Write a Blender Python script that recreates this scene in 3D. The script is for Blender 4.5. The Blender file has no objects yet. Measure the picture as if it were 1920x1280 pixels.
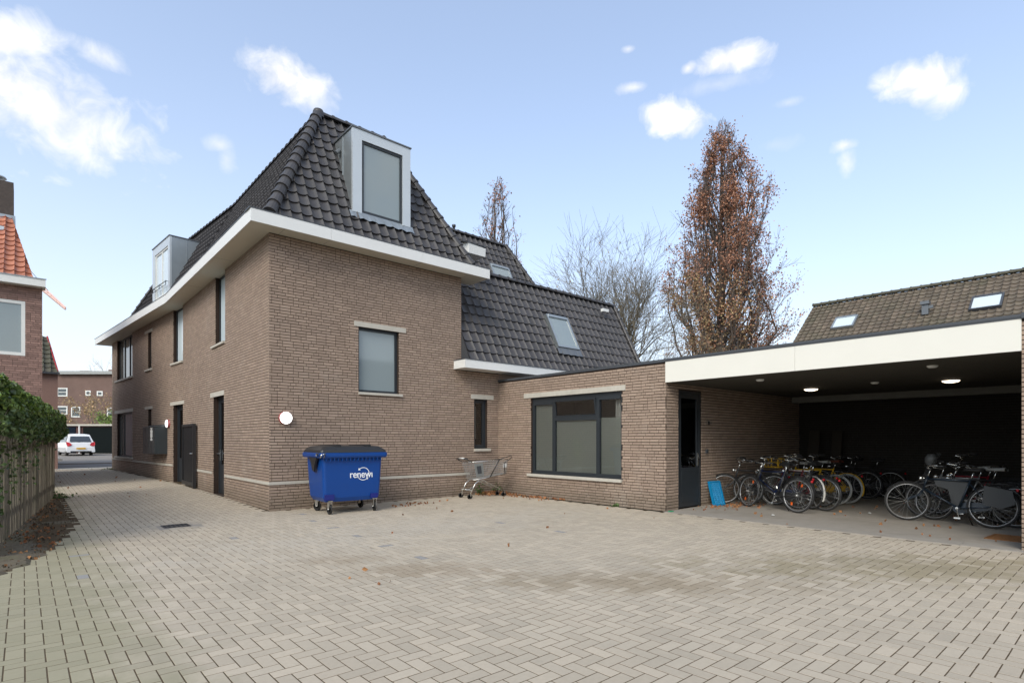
import bpy, math, random
import numpy as np
from mathutils import Vector, Matrix
from mathutils import noise as mnoise
random.seed(7); rng = np.random.default_rng(7)
sc = bpy.context.scene; COL = sc.collection
R_ = math.radians

# ------------------------------------------------------------------ camera
CAM = np.array([-3.805, -11.896, 1.48])
FWD = np.array([.6609, .7505, 0.]); RGT = np.array([.7505, -.6609, 0.])
cd = bpy.data.cameras.new('camera'); cam = bpy.data.objects.new('camera', cd); COL.objects.link(cam)
cd.sensor_width = 36; cd.lens = 36*1040/1920; cd.shift_y = (824-640)/1920; cd.clip_end = 3000; cd.clip_start = .05
cam.matrix_world = Matrix((( RGT[0], 0, -FWD[0], CAM[0]), (RGT[1], 0, -FWD[1], CAM[1]), (0, 1, 0, CAM[2]), (0, 0, 0, 1)))
sc.camera = cam
def proj(p):
    v = np.asarray(p)-CAM; Z = v@FWD
    return 960+1040*(v@RGT)/Z, 824-1040*v[2]/Z, Z

# ------------------------------------------------------------------ sky, sun, exposure
SUN_EL, SUN_ROT = 38, -118
world = bpy.data.worlds.new('World'); sc.world = world; world.use_nodes = True
wt = world.node_tree; wt.nodes.clear()
def WN(t, **k):
    n = wt.nodes.new(t)
    for a, b in k.items(): setattr(n, a, b)
    return n
def wl(a, b): wt.links.new(a, b)
def wm(op, a, b=None, clamp=False):
    n = WN('ShaderNodeMath', operation=op, use_clamp=clamp)
    for i, v in enumerate((a, b)):
        if v is None: continue
        if isinstance(v, (int, float)): n.inputs[i].default_value = v
        else: wl(v, n.inputs[i])
    return n.outputs[0]
def wdot(a, vec):
    n = WN('ShaderNodeVectorMath', operation='DOT_PRODUCT'); wl(a, n.inputs[0]); n.inputs[1].default_value = tuple(vec); return n.outputs['Value']
sky = WN('ShaderNodeTexSky', sky_type='NISHITA', sun_disc=False, sun_elevation=R_(SUN_EL), sun_rotation=R_(SUN_ROT),
         altitude=0, air_density=1.0, dust_density=2.4, ozone_density=2.2)
tc = WN('ShaderNodeTexCoord'); D = tc.outputs['Generated']
sx = WN('ShaderNodeSeparateXYZ'); wl(D, sx.inputs[0])
def wnoise(scale, detail, rough=.55, dist=0.0):
    n = WN('ShaderNodeTexNoise'); n.inputs['Scale'].default_value = scale; n.inputs['Detail'].default_value = detail
    n.inputs['Roughness'].default_value = rough; n.inputs['Distortion'].default_value = dist; wl(D, n.inputs['Vector']); return n.outputs['Fac']
n1 = wnoise(9, 7, .6, .4); n2 = wnoise(24, 6, .58, .5); n3 = wnoise(4.5, 6, .6, .6)
# cumulus puffs: (pixel of centre, half sizes in radians, tilt, softness, opacity)
puffs = [(95, 205, .120, .070, -14, 1.1, 1.0), (15, 75, .060, .028, 20, 1.1, .9), (190, 105, .035, .016, -10, 1.0, .55),
         (545, 150, .062, .030, -14, 1.0, .95), (590, 180, .028, .030, -50, 1.2, .7), (1378, 108, .050, .017, 4, 1.0, .95), (1290, 128, .012, .008, 10, 1.1, .8),
         (1265, 226, .050, .026, -24, .9, 1.0), (1185, 165, .022, .007, 0, 1.3, .6), (1178, 92, .010, .005, 0, 1.2, .5),
         (1735, 152, .052, .028, -20, .9, .95), (1778, 175, .024, .026, -30, 1.0, .8), (1585, 272, .017, .010, 0, 1.2, .8), (1590, 300, .012, .020, 0, 1.2, .6),
         (412, 272, .018, .012, 0, 1.3, .5), (425, 300, .014, .022, 0, 1.3, .45), (1345, 158, .05, .012, 0, 1.6, .35), (1480, 192, .02, .007, 0, 1.5, .4), (1455, 272, .03, .014, 0, 1.6, .35)]
dens = None
for (px, py, ra, rb, tilt, soft, op) in puffs:
    c = FWD+RGT*(px-960)/1040+np.array([0, 0, 1.])*(824-py)/1040; c /= np.linalg.norm(c)
    a = np.cross(c, [0, 0, 1.]); a /= np.linalg.norm(a); b = np.cross(a, c)
    t = R_(tilt); a2 = a*math.cos(t)+b*math.sin(t); b2 = -a*math.sin(t)+b*math.cos(t)
    cc = wdot(D, c)
    x = wm('DIVIDE', wdot(D, a2), ra*1.08); y = wm('DIVIDE', wdot(D, b2), rb*1.05)
    s = wm('SQRT', wm('ADD', wm('MULTIPLY', x, x), wm('MULTIPLY', y, y)))
    nz = wm('ADD', wm('MULTIPLY', wm('SUBTRACT', n2, .5), 1.7), wm('MULTIPLY', wm('SUBTRACT', n1, .5), 1.5))
    v = wm('ADD', wm('SUBTRACT', 1.0, s), nz)
    v = wm('DIVIDE', v, soft*.85, True)
    v = wm('MULTIPLY', v, wm('GREATER_THAN', cc, .2))
    v = wm('MULTIPLY', wm('POWER', v, 1.1), op)
    dens = v if dens is None else wm('MAXIMUM', dens, v)
# the broken cloud cover goes on behind the camera
beh = wm('MULTIPLY', wm('SUBTRACT', .45, wdot(D, FWD)), 3.0, True)
gen = wm('MULTIPLY', wm('MULTIPLY', wm('SUBTRACT', n3, .47), 7.0, True), wm('MULTIPLY', beh, .85))
dens = wm('MAXIMUM', dens, gen)
# thin milky veil towards the horizon
veil = wm('POWER', wm('SUBTRACT', 1.0, wm('MAXIMUM', sx.outputs[2], 0.0)), 3.4)
skb = WN('ShaderNodeMixRGB', blend_type='MULTIPLY'); skb.inputs[0].default_value = 1; wl(sky.outputs[0], skb.inputs[1]); skb.inputs[2].default_value = (.148, .185, .205, 1)
v1 = WN('ShaderNodeMixRGB'); wl(wm('ADD', wm('MULTIPLY', veil, .78), .22), v1.inputs[0]); wl(skb.outputs[0], v1.inputs[1]); v1.inputs[2].default_value = (.78, .79, .82, 1)
shade = wm('ADD', wm('MULTIPLY', n2, .36), .62)
cl = WN('ShaderNodeCombineXYZ'); wl(shade, cl.inputs[0]); wl(wm('MULTIPLY', shade, .985), cl.inputs[1]); wl(wm('MULTIPLY', shade, .965), cl.inputs[2])
v2 = WN('ShaderNodeMixRGB'); wl(dens, v2.inputs[0]); wl(v1.outputs[0], v2.inputs[1]); wl(cl.outputs[0], v2.inputs[2])
bg = WN('ShaderNodeBackground'); wl(v2.outputs[0], bg.inputs[0]); bg.inputs[1].default_value = 1.0
wo = WN('ShaderNodeOutputWorld'); wl(bg.outputs[0], wo.inputs[0])
sd = bpy.data.lights.new('sun', 'SUN'); sun = bpy.data.objects.new('sun', sd); COL.objects.link(sun)
sd.energy = 1.45; sd.angle = R_(28); sd.color = (1, .89, .76)
se = R_(SUN_EL); sr = R_(SUN_ROT)
sdir = Vector((math.sin(sr)*math.cos(se), math.cos(sr)*math.cos(se), math.sin(se)))
sun.rotation_euler = sdir.to_track_quat('Z', 'Y').to_euler(); sun.location = (-20, -20, 30)
sc.view_settings.view_transform = 'Standard'; sc.view_settings.look = 'None'
sc.view_settings.exposure = 0.54; sc.view_settings.gamma = 1; sc.view_settings.use_curve_mapping = False
sc.cycles.max_bounces = 6; sc.cycles.diffuse_bounces = 4; sc.cycles.transparent_max_bounces = 12

# ------------------------------------------------------------------ materials
MATS = {}
def mat(name, col, rough=.7, metal=0.0, var=.12, scale=8., bump=0., bscale=60., island=0., col2=None, emit=None, spec=.5, stain=0., stcol=(.05, .05, .04), stscale=.8, coat=0.):
    if name in MATS: return MATS[name]
    m = bpy.data.materials.new(name); m.use_nodes = True; MATS[name] = m
    t = m.node_tree; N = t.nodes; L = t.links; p = N['Principled BSDF']
    p.inputs['Roughness'].default_value = rough; p.inputs['Metallic'].default_value = metal
    p.inputs['Specular IOR Level'].default_value = spec
    if coat: p.inputs['Coat Weight'].default_value = coat; p.inputs['Coat Roughness'].default_value = .08
    geo = N.new('ShaderNodeNewGeometry'); noi = N.new('ShaderNodeTexNoise'); noi.inputs['Scale'].default_value = scale; noi.inputs['Detail'].default_value = 6
    L.new(geo.outputs['Position'], noi.inputs['Vector'])
    def math_(op, a, b, cl=False):
        n = N.new('ShaderNodeMath'); n.operation = op; n.use_clamp = cl
        for i, v in enumerate((a, b)):
            if isinstance(v, (int, float)): n.inputs[i].default_value = v
            else: L.new(v, n.inputs[i])
        return n.outputs[0]
    fac = math_('ADD', math_('MULTIPLY', math_('SUBTRACT', noi.outputs['Fac'], .5), 2*var), 1.0)
    base = None
    if island or col2:
        oi = N.new('ShaderNodeObjectInfo')
        rnd = math_('FRACT', math_('ADD', geo.outputs['Random Per Island'], oi.outputs['Random']), 0)
        if island: fac = math_('MULTIPLY', fac, math_('ADD', math_('MULTIPLY', math_('SUBTRACT', rnd, .5), 2*island), 1.0))
        if col2:
            mx = N.new('ShaderNodeMixRGB'); mx.inputs[1].default_value = (*col, 1); mx.inputs[2].default_value = (*col2, 1)
            r2 = math_('FRACT', math_('MULTIPLY', rnd, 7.31), 0); L.new(r2, mx.inputs[0]); base = mx.outputs[0]
    vm = N.new('ShaderNodeVectorMath'); vm.operation = 'SCALE'
    if base is None: vm.inputs[0].default_value = col
    else: L.new(base, vm.inputs[0])
    L.new(fac, vm.inputs['Scale']); out = vm.outputs[0]
    if stain:
        n3_ = N.new('ShaderNodeTexNoise'); n3_.inputs['Scale'].default_value = stscale; n3_.inputs['Detail'].default_value = 7; n3_.inputs['Roughness'].default_value = .65
        L.new(geo.outputs['Position'], n3_.inputs['Vector'])
        f = math_('MULTIPLY', math_('MULTIPLY', math_('SUBTRACT', n3_.outputs['Fac'], .5), 5., True), stain)
        mx = N.new('ShaderNodeMixRGB'); L.new(f, mx.inputs[0]); L.new(out, mx.inputs[1]); mx.inputs[2].default_value = (*stcol, 1); out = mx.outputs[0]
    L.new(out, p.inputs['Base Color'])
    if bump:
        nb = N.new('ShaderNodeTexNoise'); nb.inputs['Scale'].default_value = bscale; nb.inputs['Detail'].default_value = 5
        L.new(geo.outputs['Position'], nb.inputs['Vector'])
        b = N.new('ShaderNodeBump'); b.inputs['Strength'].default_value = bump; b.inputs['Distance'].default_value = .0025
        L.new(nb.outputs['Fac'], b.inputs['Height']); L.new(b.outputs[0], p.inputs['Normal'])
    if emit:
        p.inputs['Emission Color'].default_value = (*emit[0], 1); p.inputs['Emission Strength'].default_value = emit[1]
    return m
def glass_mat(name, tint=(.93, .95, .94), extra=.06, ior=1.5):
    m = bpy.data.materials.new(name); m.use_nodes = True; t = m.node_tree; N = t.nodes; N.clear(); L = t.links
    o = N.new('ShaderNodeOutputMaterial'); tr = N.new('ShaderNodeBsdfTransparent'); tr.inputs[0].default_value = (*tint, 1)
    gl = N.new('ShaderNodeBsdfGlossy'); gl.inputs['Roughness'].default_value = .01; gl.inputs[0].default_value = (.95, .97, 1, 1)
    fr = N.new('ShaderNodeFresnel'); fr.inputs[0].default_value = ior; ad = N.new('ShaderNodeMath'); ad.operation = 'ADD'; ad.inputs[1].default_value = extra; ad.use_clamp = True
    L.new(fr.outputs[0], ad.inputs[0]); mx = N.new('ShaderNodeMixShader'); L.new(ad.outputs[0], mx.inputs[0]); L.new(tr.outputs[0], mx.inputs[1]); L.new(gl.outputs[0], mx.inputs[2]); L.new(mx.outputs[0], o.inputs[0])
    return m
def film_mat(name, col, see=.25):
    m = bpy.data.materials.new(name); m.use_nodes = True; t = m.node_tree; N = t.nodes; N.clear(); L = t.links
    o = N.new('ShaderNodeOutputMaterial'); tr = N.new('ShaderNodeBsdfTransparent'); df = N.new('ShaderNodeBsdfDiffuse'); df.inputs[0].default_value = (*col, 1)
    tl = N.new('ShaderNodeBsdfTranslucent'); tl.inputs[0].default_value = (*col, 1)
    m1 = N.new('ShaderNodeMixShader'); m1.inputs[0].default_value = .3; L.new(df.outputs[0], m1.inputs[1]); L.new(tl.outputs[0], m1.inputs[2])
    mx = N.new('ShaderNodeMixShader'); mx.inputs[0].default_value = see; L.new(m1.outputs[0], mx.inputs[1]); L.new(tr.outputs[0], mx.inputs[2]); L.new(mx.outputs[0], o.inputs[0])
    return m
def leaf_mat(name, c1, c2, rough=.6):
    m = mat(name, c1, rough, var=.25, scale=1.3, island=.35, col2=c2)
    return m
M = dict(
 brick=mat('brick_tan', (.338, .252, .194), .9, var=.16, scale=35, bump=.35, bscale=90, island=.10, col2=(.295, .217, .165), stain=.22, stcol=(.17, .13, .11), stscale=.55),
 mortar=mat('mortar_brown', (.030, .017, .011), .95, var=.2),
 brickL=mat('brick_red_brown', (.33, .205, .170), .9, var=.2, scale=20, bump=.3, island=.16, col2=(.235, .145, .122)),
 mortarL=mat('mortar_grey', (.19, .13, .105), .95, var=.2),
 brickShade=mat('brick_shelter_shade', (.020, .016, .012), .9, var=.2, scale=20, island=.1),  # shade inside the shelter put into the brick colour
 brickF=mat('brick_far', (.16, .102, .084), .9, var=.25, scale=1.2, bump=.2, island=.0),
 band=mat('stone_band', (.47, .44, .38), .8, var=.12, scale=12, bump=.15, stain=.25, stcol=(.25, .23, .19), stscale=2),
 fascia=mat('fascia_white', (.72, .72, .70), .45, var=.03, scale=3, stain=.06, stcol=(.5, .48, .42), stscale=1.2),
 fasciaC=mat('fascia_cream', (.72, .70, .63), .45, var=.03, scale=2, stain=.05, stcol=(.5, .48, .42)),
 soffit=mat('soffit_cream', (.60, .56, .47), .6, var=.05, scale=3),
 trim=mat('trim_anthracite', (.055, .060, .068), .4, var=.06, spec=.5),
 zinc=mat('zinc', (.36, .39, .40), .34, .65, var=.10, scale=2.5, stain=.15, stcol=(.22, .25, .26), stscale=3),
 zincL=mat('zinc_light', (.56, .59, .60), .36, .45, var=.06, scale=2.5),
 zincD=mat('zinc_dark', (.16, .17, .18), .4, .5, var=.1),
 tile=mat('roof_tile_anthracite', (.044, .041, .042), .46, var=.25, scale=12, bump=.2, bscale=70, island=.17, col2=(.053, .049, .050), stain=.22, stcol=(.085, .076, .066), stscale=1.6, spec=.5),
 tileO=mat('roof_tile_orange', (.42, .165, .095), .6, var=.2, scale=10, island=.14, col2=(.36, .135, .08), bump=.15, stain=.15, stcol=(.2, .10, .06)),
 tileB=mat('roof_tile_brown', (.145, .112, .082), .75, var=.3, scale=6, island=.2, col2=(.12, .098, .07), bump=.2, stain=.38, stcol=(.052, .062, .028), stscale=.5),
 tileG=mat('roof_tile_mossy', (.075, .070, .050), .8, var=.3, scale=5, island=.2, stain=.5, stcol=(.05, .06, .02), stscale=1.5),
 frame=mat('frame_anthracite', (.022, .027, .032), .38, var=.05),
 frameW=mat('frame_white', (.74, .74, .71), .45, var=.04),
 frost=mat('frosted_pane', (.24, .285, .295), .05, var=.03, scale=1.5, spec=.9),
 paneG=mat('curtained_pane', (.15, .147, .135), .06, var=.35, scale=2.2, spec=.9),
 frostB=mat('bright_pane', (.60, .68, .72), .07, var=.03, scale=1.5, spec=.6),
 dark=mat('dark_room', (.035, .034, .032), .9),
 room=mat('room_wall', (.30, .29, .26), .9),
 black=mat('black_plastic', (.018, .018, .019), .45, var=.1),
 rubber=mat('rubber', (.022, .021, .020), .8, var=.15),
 chrome=mat('chrome', (.62, .62, .60), .22, .95, var=.05),
 steel=mat('steel_spoke', (.40, .40, .39), .35, .8, var=.05),
 conc=mat('concrete_slab', (.30, .272, .235), .85, spec=.15, var=.14, scale=5, bump=.2, bscale=60, stain=.35, stcol=(.16, .14, .11), stscale=1.1),
 soil=mat('soil', (.10, .082, .055), .95, var=.5, scale=14, bump=.9, bscale=30, stain=.4, stcol=(.07, .085, .03), stscale=2.5),
 joint=mat('joint_sand', (.092, .068, .044), .95, var=.3, spec=.1, scale=9, stain=.5, stcol=(.050, .045, .022), stscale=.9),
 asphalt=mat('asphalt', (.20, .185, .17), .9, spec=.15, var=.12, scale=3, bump=.2, stain=.2, stcol=(.17, .16, .14)),
 street=mat('street_brick', (.24, .215, .19), .9, spec=.15, var=.2, scale=5, bump=.2, stain=.3, stcol=(.17, .16, .13)),
 ground=mat('ground_earth', (.12, .12, .08), .95, var=.3, scale=.6),
 binblue=mat('bin_blue', (.001, .048, .235), .36, var=.06, scale=3, stain=.08, stcol=(.02, .06, .2), stscale=4, spec=.45),
 bindark=mat('bin_blue_dark', (.006, .014, .16), .4),
 white=mat('white_print', (.78, .80, .82), .5, var=.02),
 wood=mat('fence_wood', (.165, .142, .104), .85, var=.35, scale=7, bump=.4, bscale=25, island=.22, stain=.5, stcol=(.055, .070, .026), stscale=1.4),
 bark=mat('bark', (.105, .082, .064), .9, var=.3, scale=3),
 barkD=mat('bark_dark', (.11, .085, .070), .9, var=.3, scale=3),
 barkG=mat('bark_olive', (.17, .145, .105), .9, var=.3, scale=3),
 oakleaf=leaf_mat('oak_leaf_copper', (.27, .115, .068), (.42, .215, .125)),
 oakleaf2=leaf_mat('oak_leaf_olive', (.34, .24, .11), (.40, .26, .14)),
 ivy=leaf_mat('ivy_leaf', (.048, .090, .028), (.125, .175, .05), .38),
 ivy2=leaf_mat('ivy_leaf_yellow', (.19, .27, .05), (.12, .19, .035), .42),
 dry=leaf_mat('dead_leaf', (.20, .070, .028), (.30, .15, .060), .8),
 weed=leaf_mat('weed', (.045, .09, .02), (.08, .12, .03)),
 carw=mat('car_white', (.80, .80, .80), .3, var=.01, coat=.6),
 carglass=mat('car_glass', (.05, .06, .07), .06, spec=.8),
 red=mat('lamp_red', (.45, .012, .018), .25), yellow=mat('plate_yellow', (.75, .42, .02), .5),
 garage=mat('garage_door', (.006, .009, .009), .9, spec=.15), garageB=mat('garage_door_blue', (.007, .013, .022), .9, spec=.15),
 lampw=mat('lamp_lit', (.9, .9, .88), .3, emit=((1, .98, .94), 2.2)),
 lampc=mat('ceiling_lamp_lit', (.9, .85, .75), .3, emit=((1, .80, .58), 3.2)),
 lampring=mat('lamp_ring', (.30, .05, .05), .4),
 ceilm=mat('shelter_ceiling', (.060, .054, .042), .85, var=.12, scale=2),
 beam=mat('shelter_beam', (.20, .195, .175), .8),
 rust=mat('rust', (.21, .092, .03), .8, var=.4, scale=25, bump=.4),
 crane=mat('crane_paint', (.75, .52, .46), .6), mail=mat('mailbox_dark', (.036, .044, .048), .38, var=.05), paper=mat('paper', (.6, .6, .58), .6),
 crate=mat('crate_cyan', (.0, .20, .42), .5, var=.08), curtain=mat('curtain', (.55, .53, .49), .8), pot=mat('pot_white', (.7, .7, .68), .5), plant=mat('plant', (.22, .40, .05), .6),
)
M['glass'] = glass_mat('glass_clear'); M['glassD'] = glass_mat('glass_dark', (.5, .53, .52), .05)
M['film'] = film_mat('window_film', (.52, .53, .47), .30)
M['lexan'] = film_mat('windscreen', (.10, .10, .10), .55)

def weather(m):
    t = m.node_tree; N = t.nodes; L = t.links; P = N['Principled BSDF']; src = P.inputs['Base Color'].links[0].from_socket
    geo = N.new('ShaderNodeNewGeometry'); sp = N.new('ShaderNodeSeparateXYZ'); L.new(geo.outputs['Position'], sp.inputs[0])
    def q(op, a, b, cl=False):
        n = N.new('ShaderNodeMath'); n.operation = op; n.use_clamp = cl
        for i, v in enumerate((a, b)):
            if isinstance(v, (int, float)): n.inputs[i].default_value = v
            else: L.new(v, n.inputs[i])
        return n.outputs[0]
    def nz(sc_): n = N.new('ShaderNodeTexNoise'); n.inputs['Scale'].default_value = sc_; n.inputs['Detail'].default_value = 6; n.inputs['Roughness'].default_value = .65; L.new(geo.outputs['Position'], n.inputs['Vector']); return n.outputs['Fac']
    def bl(src, f, c):
        mx = N.new('ShaderNodeMixRGB'); L.new(f, mx.inputs[0]); L.new(src, mx.inputs[1]); mx.inputs[2].default_value = (*c, 1); return mx.outputs[0]
    a = nz(1.7); b = nz(.9); c_ = nz(6.)
    damp = q('MULTIPLY', q('SUBTRACT', q('ADD', .30, q('MULTIPLY', a, .35)), sp.outputs[2]), 3., True)
    src = bl(src, q('MULTIPLY', damp, .42), (.115, .098, .066))
    src = bl(src, q('MULTIPLY', q('MULTIPLY', q('SUBTRACT', b, .58), 7., True), .30), (.46, .40, .34))     # lime bloom
    src = bl(src, q('MULTIPLY', q('MULTIPLY', q('SUBTRACT', c_, .66), 9., True), .5), (.50, .45, .39))
    L.new(src, P.inputs['Base Color'])
weather(M['brick'])

# ------------------------------------------------------------------ mesh helpers
OFF = {}
class MB:
    def __init__(s): s.v = []; s.f = []
    def add(s, vs, fs):
        b = len(s.v); s.v.extend([tuple(map(float, v)) for v in vs]); s.f.extend([tuple(b+i for i in f) for f in fs]); return s
    def box(s, x0, y0, z0, x1, y1, z1):
        if x0 > x1: x0, x1 = x1, x0
        if y0 > y1: y0, y1 = y1, y0
        if z0 > z1: z0, z1 = z1, z0
        return s.add([(x0,y0,z0),(x1,y0,z0),(x1,y1,z0),(x0,y1,z0),(x0,y0,z1),(x1,y0,z1),(x1,y1,z1),(x0,y1,z1)],
                     [(0,3,2,1),(4,5,6,7),(0,1,5,4),(1,2,6,5),(2,3,7,6),(3,0,4,7)])
    def prism(s, poly, z0, z1):
        n = len(poly); vs = [(x, y, z0) for x, y in poly]+[(x, y, z1) for x, y in poly]
        return s.add(vs, [tuple(range(n))[::-1], tuple(range(n, 2*n))]+[(i, (i+1) % n, n+(i+1) % n, n+i) for i in range(n)])
    def tube(s, pts, r, n=6, caps=True):
        pts = [Vector(p) for p in pts]; k = len(pts)
        rs = r if isinstance(r, (list, tuple)) else [r]*k
        b = len(s.v); up = Vector((0, 0, 1)); prev = None
        for i, p in enumerate(pts):
            d = (pts[min(i+1, k-1)]-pts[max(i-1, 0)]).normalized()
            if prev is None: a = d.cross(up if abs(d.z) < .9 else Vector((1, 0, 0))).normalized()
            else: a = (prev-d*prev.dot(d)).normalized()
            prev = a; c = d.cross(a)
            for j in range(n):
                t = 2*math.pi*j/n; q = p+(a*math.cos(t)+c*math.sin(t))*rs[i]; s.v.append(tuple(q))
        for i in range(k-1):
            for j in range(n): s.f.append((b+i*n+j, b+i*n+(j+1) % n, b+(i+1)*n+(j+1) % n, b+(i+1)*n+j))
        if caps: s.f.append(tuple(b+j for j in range(n))[::-1]); s.f.append(tuple(b+(k-1)*n+j for j in range(n)))
        return s
    def torus(s, c, axis, R, r, n=32, m=7, a0=0, a1=2*math.pi, sq=1.0):
        c = Vector(c); ax = Vector(axis).normalized(); a = ax.cross(Vector((0, 0, 1)) if abs(ax.z) < .9 else Vector((1, 0, 0))).normalized(); b_ = ax.cross(a)
        full = abs(a1-a0-2*math.pi) < 1e-6; k = n if full else n+1; b = len(s.v)
        for i in range(k):
            t = a0+(a1-a0)*i/n; d = a*math.cos(t)+b_*math.sin(t)
            for j in range(m):
                u = 2*math.pi*j/m; s.v.append(tuple(c+d*(R+r*math.cos(u))+ax*r*sq*math.sin(u)))
        for i in range(n):
            for j in range(m): i2 = (i+1) % k; s.f.append((b+i*m+j, b+i*m+(j+1) % m, b+i2*m+(j+1) % m, b+i2*m+j))
        return s
    def lathe(s, prof, c=(0, 0, 0), n=24, axis='z'):
        b = len(s.v); k = len(prof)
        for r, h in prof:
            for j in range(n):
                t = 2*math.pi*j/n; x, y, z = r*math.cos(t), r*math.sin(t), h
                if axis == 'y': x, y, z = x, h, y
                if axis == 'x': x, y, z = h, x, y
                s.v.append((c[0]+x, c[1]+y, c[2]+z))
        for i in range(k-1):
            for j in range(n): s.f.append((b+i*n+j, b+i*n+(j+1) % n, b+(i+1)*n+(j+1) % n, b+(i+1)*n+j))
        s.f.append(tuple(b+j for j in range(n))); s.f.append(tuple(b+(k-1)*n+j for j in range(n))); return s
    def xf(s, fn, start=0):
        for i in range(start, len(s.v)): s.v[i] = tuple(fn(Vector(s.v[i])))
        return s
def newmesh(name, v, f, mt, smooth=False):
    me = bpy.data.meshes.new(name); me.from_pydata(v, [], f); me.materials.append(mt)
    if smooth: me.polygons.foreach_set('use_smooth', [True]*len(me.polygons))
    me.update(); return me
def fastmesh(name, V, Q, mt):
    V = np.asarray(V, dtype=np.float32); Q = np.asarray(Q, dtype=np.int32); me = bpy.data.meshes.new(name)
    k = Q.shape[1]; me.vertices.add(len(V)); me.vertices.foreach_set('co', V.ravel())
    me.loops.add(Q.size); me.loops.foreach_set('vertex_index', Q.ravel())
    me.polygons.add(len(Q)); me.polygons.foreach_set('loop_start', np.arange(0, Q.size, k, dtype=np.int32)); me.polygons.foreach_set('loop_total', np.full(len(Q), k, dtype=np.int32))
    me.materials.append(mt); me.update(calc_edges=True); me.validate(); me.shade_flat(); return me
def worldoff(parent):
    o = np.zeros(3)
    while parent is not None: o = o+OFF.get(parent.name, np.zeros(3)); parent = parent.parent
    return o
def put(name, me, parent=None, **tags):
    o = bpy.data.objects.new(name, me); COL.objects.link(o)
    if parent is not None: o.parent = parent
    for k, v in tags.items(): o[k] = v
    return o
def part(name, mb, mt, parent=None, smooth=False, world=True, **tags):
    """world=True: coordinates are world ones; they are stored relative to the parent's base"""
    v = mb.v
    if world and parent is not None:
        off = worldoff(parent); v = [(a-off[0], b-off[1], c-off[2]) for a, b, c in v]
    return put(name, newmesh(name, v, mb.f, mt, smooth), parent, **tags)
def thing(name, label, cat, loc=(0, 0, 0), rot=(0, 0, 0), group=None):
    o = bpy.data.objects.new(name, None); COL.objects.link(o); o.location = loc; o.rotation_euler = rot; o.empty_display_size = .2
    o['label'] = label; o['category'] = cat
    if group: o['group'] = group
    OFF[o.name] = np.array(loc, float); return o
def struct(name, mb, mt, **t): return part(name, mb, mt, None, kind='structure', **t)
def gz(y): return .009*max(0., y)      # the alley climbs very slightly towards the street

# ------------------------------------------------------------------ ground, paving
g = MB(); 
ys = [-400, -60, 0, 20, 45, 70, 400]
for i in range(len(ys)-1):
    a, b = ys[i], ys[i+1]; za, zb = gz(min(a, 45))-.06, gz(min(b, 45))-.06
    g.add([(-400, a, za), (400, a, za), (400, b, zb), (-400, b, zb)], [(0, 1, 2, 3)])
struct('ground', g, M['ground'])
m = MB()   # bed of jointing sand under the blocks
m.add([(-5.2, -30, -.0010), (6.02, -30, -.0010), (6.02, 0, -.0010), (-5.2, 0, -.0010)], [(0, 1, 2, 3)])
m.add([(6.02, -30, -.0010), (25, -30, -.0010), (25, -11.3, -.0010), (6.02, -11.3, -.0010)], [(0, 1, 2, 3)])
m.add([(-5.2, 0, -.0010), (.4, 0, -.0010), (.4, 19.6, gz(19.6)-.0010), (-4.4, 19.6, gz(19.6)-.0010)], [(0, 1, 2, 3)])
paving = struct('paving', m, M['joint'])
pm = mat('paving_block', (.412, .356, .278), .82, var=.10, scale=30, bump=.2, bscale=120, island=.085, col2=(.435, .372, .288), spec=.25)
# stains: brown sandy, damp zones and moss along the fence, at their own places on the ground
t = pm.node_tree; N = t.nodes; L = t.links; P = N['Principled BSDF']; src = P.inputs['Base Color'].links[0].from_socket
geo = N.new('ShaderNodeNewGeometry')
def mm(op, a, b, cl=False):
    n = N.new('ShaderNodeMath'); n.operation = op; n.use_clamp = cl
    for i, v in enumerate((a, b)):
        if isinstance(v, (int, float)): n.inputs[i].default_value = v
        else: L.new(v, n.inputs[i])
    return n.outputs[0]
def pn(scale, det=6):
    n = N.new('ShaderNodeTexNoise'); n.inputs['Scale'].default_value = scale; n.inputs['Detail'].default_value = det; n.inputs['Roughness'].default_value = .62
    L.new(geo.outputs['Position'], n.inputs['Vector']); return n.outputs['Fac']
sp = N.new('ShaderNodeSeparateXYZ'); L.new(geo.outputs['Position'], sp.inputs[0])
X, Y = sp.outputs[0], sp.outputs[1]
def blob(cx, cy, rx, ry, ang=0):
    ca, sa = math.cos(R_(ang)), math.sin(R_(ang))
    dx = mm('SUBTRACT', X, cx); dy = mm('SUBTRACT', Y, cy)
    u = mm('DIVIDE', mm('ADD', mm('MULTIPLY', dx, ca), mm('MULTIPLY', dy, sa)), rx); v = mm('DIVIDE', mm('SUBTRACT', mm('MULTIPLY', dy, ca), mm('MULTIPLY', dx, sa)), ry)
    return mm('SUBTRACT', 1.25, mm('SQRT', mm('ADD', mm('MULTIPLY', u, u), mm('MULTIPLY', v, v)), 0))
isl = mm('MULTIPLY', mm('SUBTRACT', geo.outputs['Random Per Island'], .5), .9)
oi = N.new('ShaderNodeObjectInfo'); 
nbig = pn(1.3)
def blend(col, f):
    global src
    mx = N.new('ShaderNodeMixRGB'); L.new(f, mx.inputs[0]); L.new(src, mx.inputs[1]); mx.inputs[2].default_value = (*col, 1); src = mx.outputs[0]
def zone(b, amt): return mm('MULTIPLY', mm('ADD', mm('ADD', b, mm('MULTIPLY', mm('SUBTRACT', nbig, .5), 2.6)), isl, True), amt)
ZONES = [(.95, -8.35, 1.7, .42, -44, (.225, .175, .11), .62), (3.9, -10.1, 2.2, .72, -45, (.21, .175, .095), .62), (-.35, -6.5, .9, .35, -44, (.25, .19, .125), .5),
         (-.9, -5.4, .5, .25, -30, (.25, .19, .125), .45), (1.2, -3.9, 3.8, 1.1, 0, (.43, .39, .33), .4)]
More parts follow.
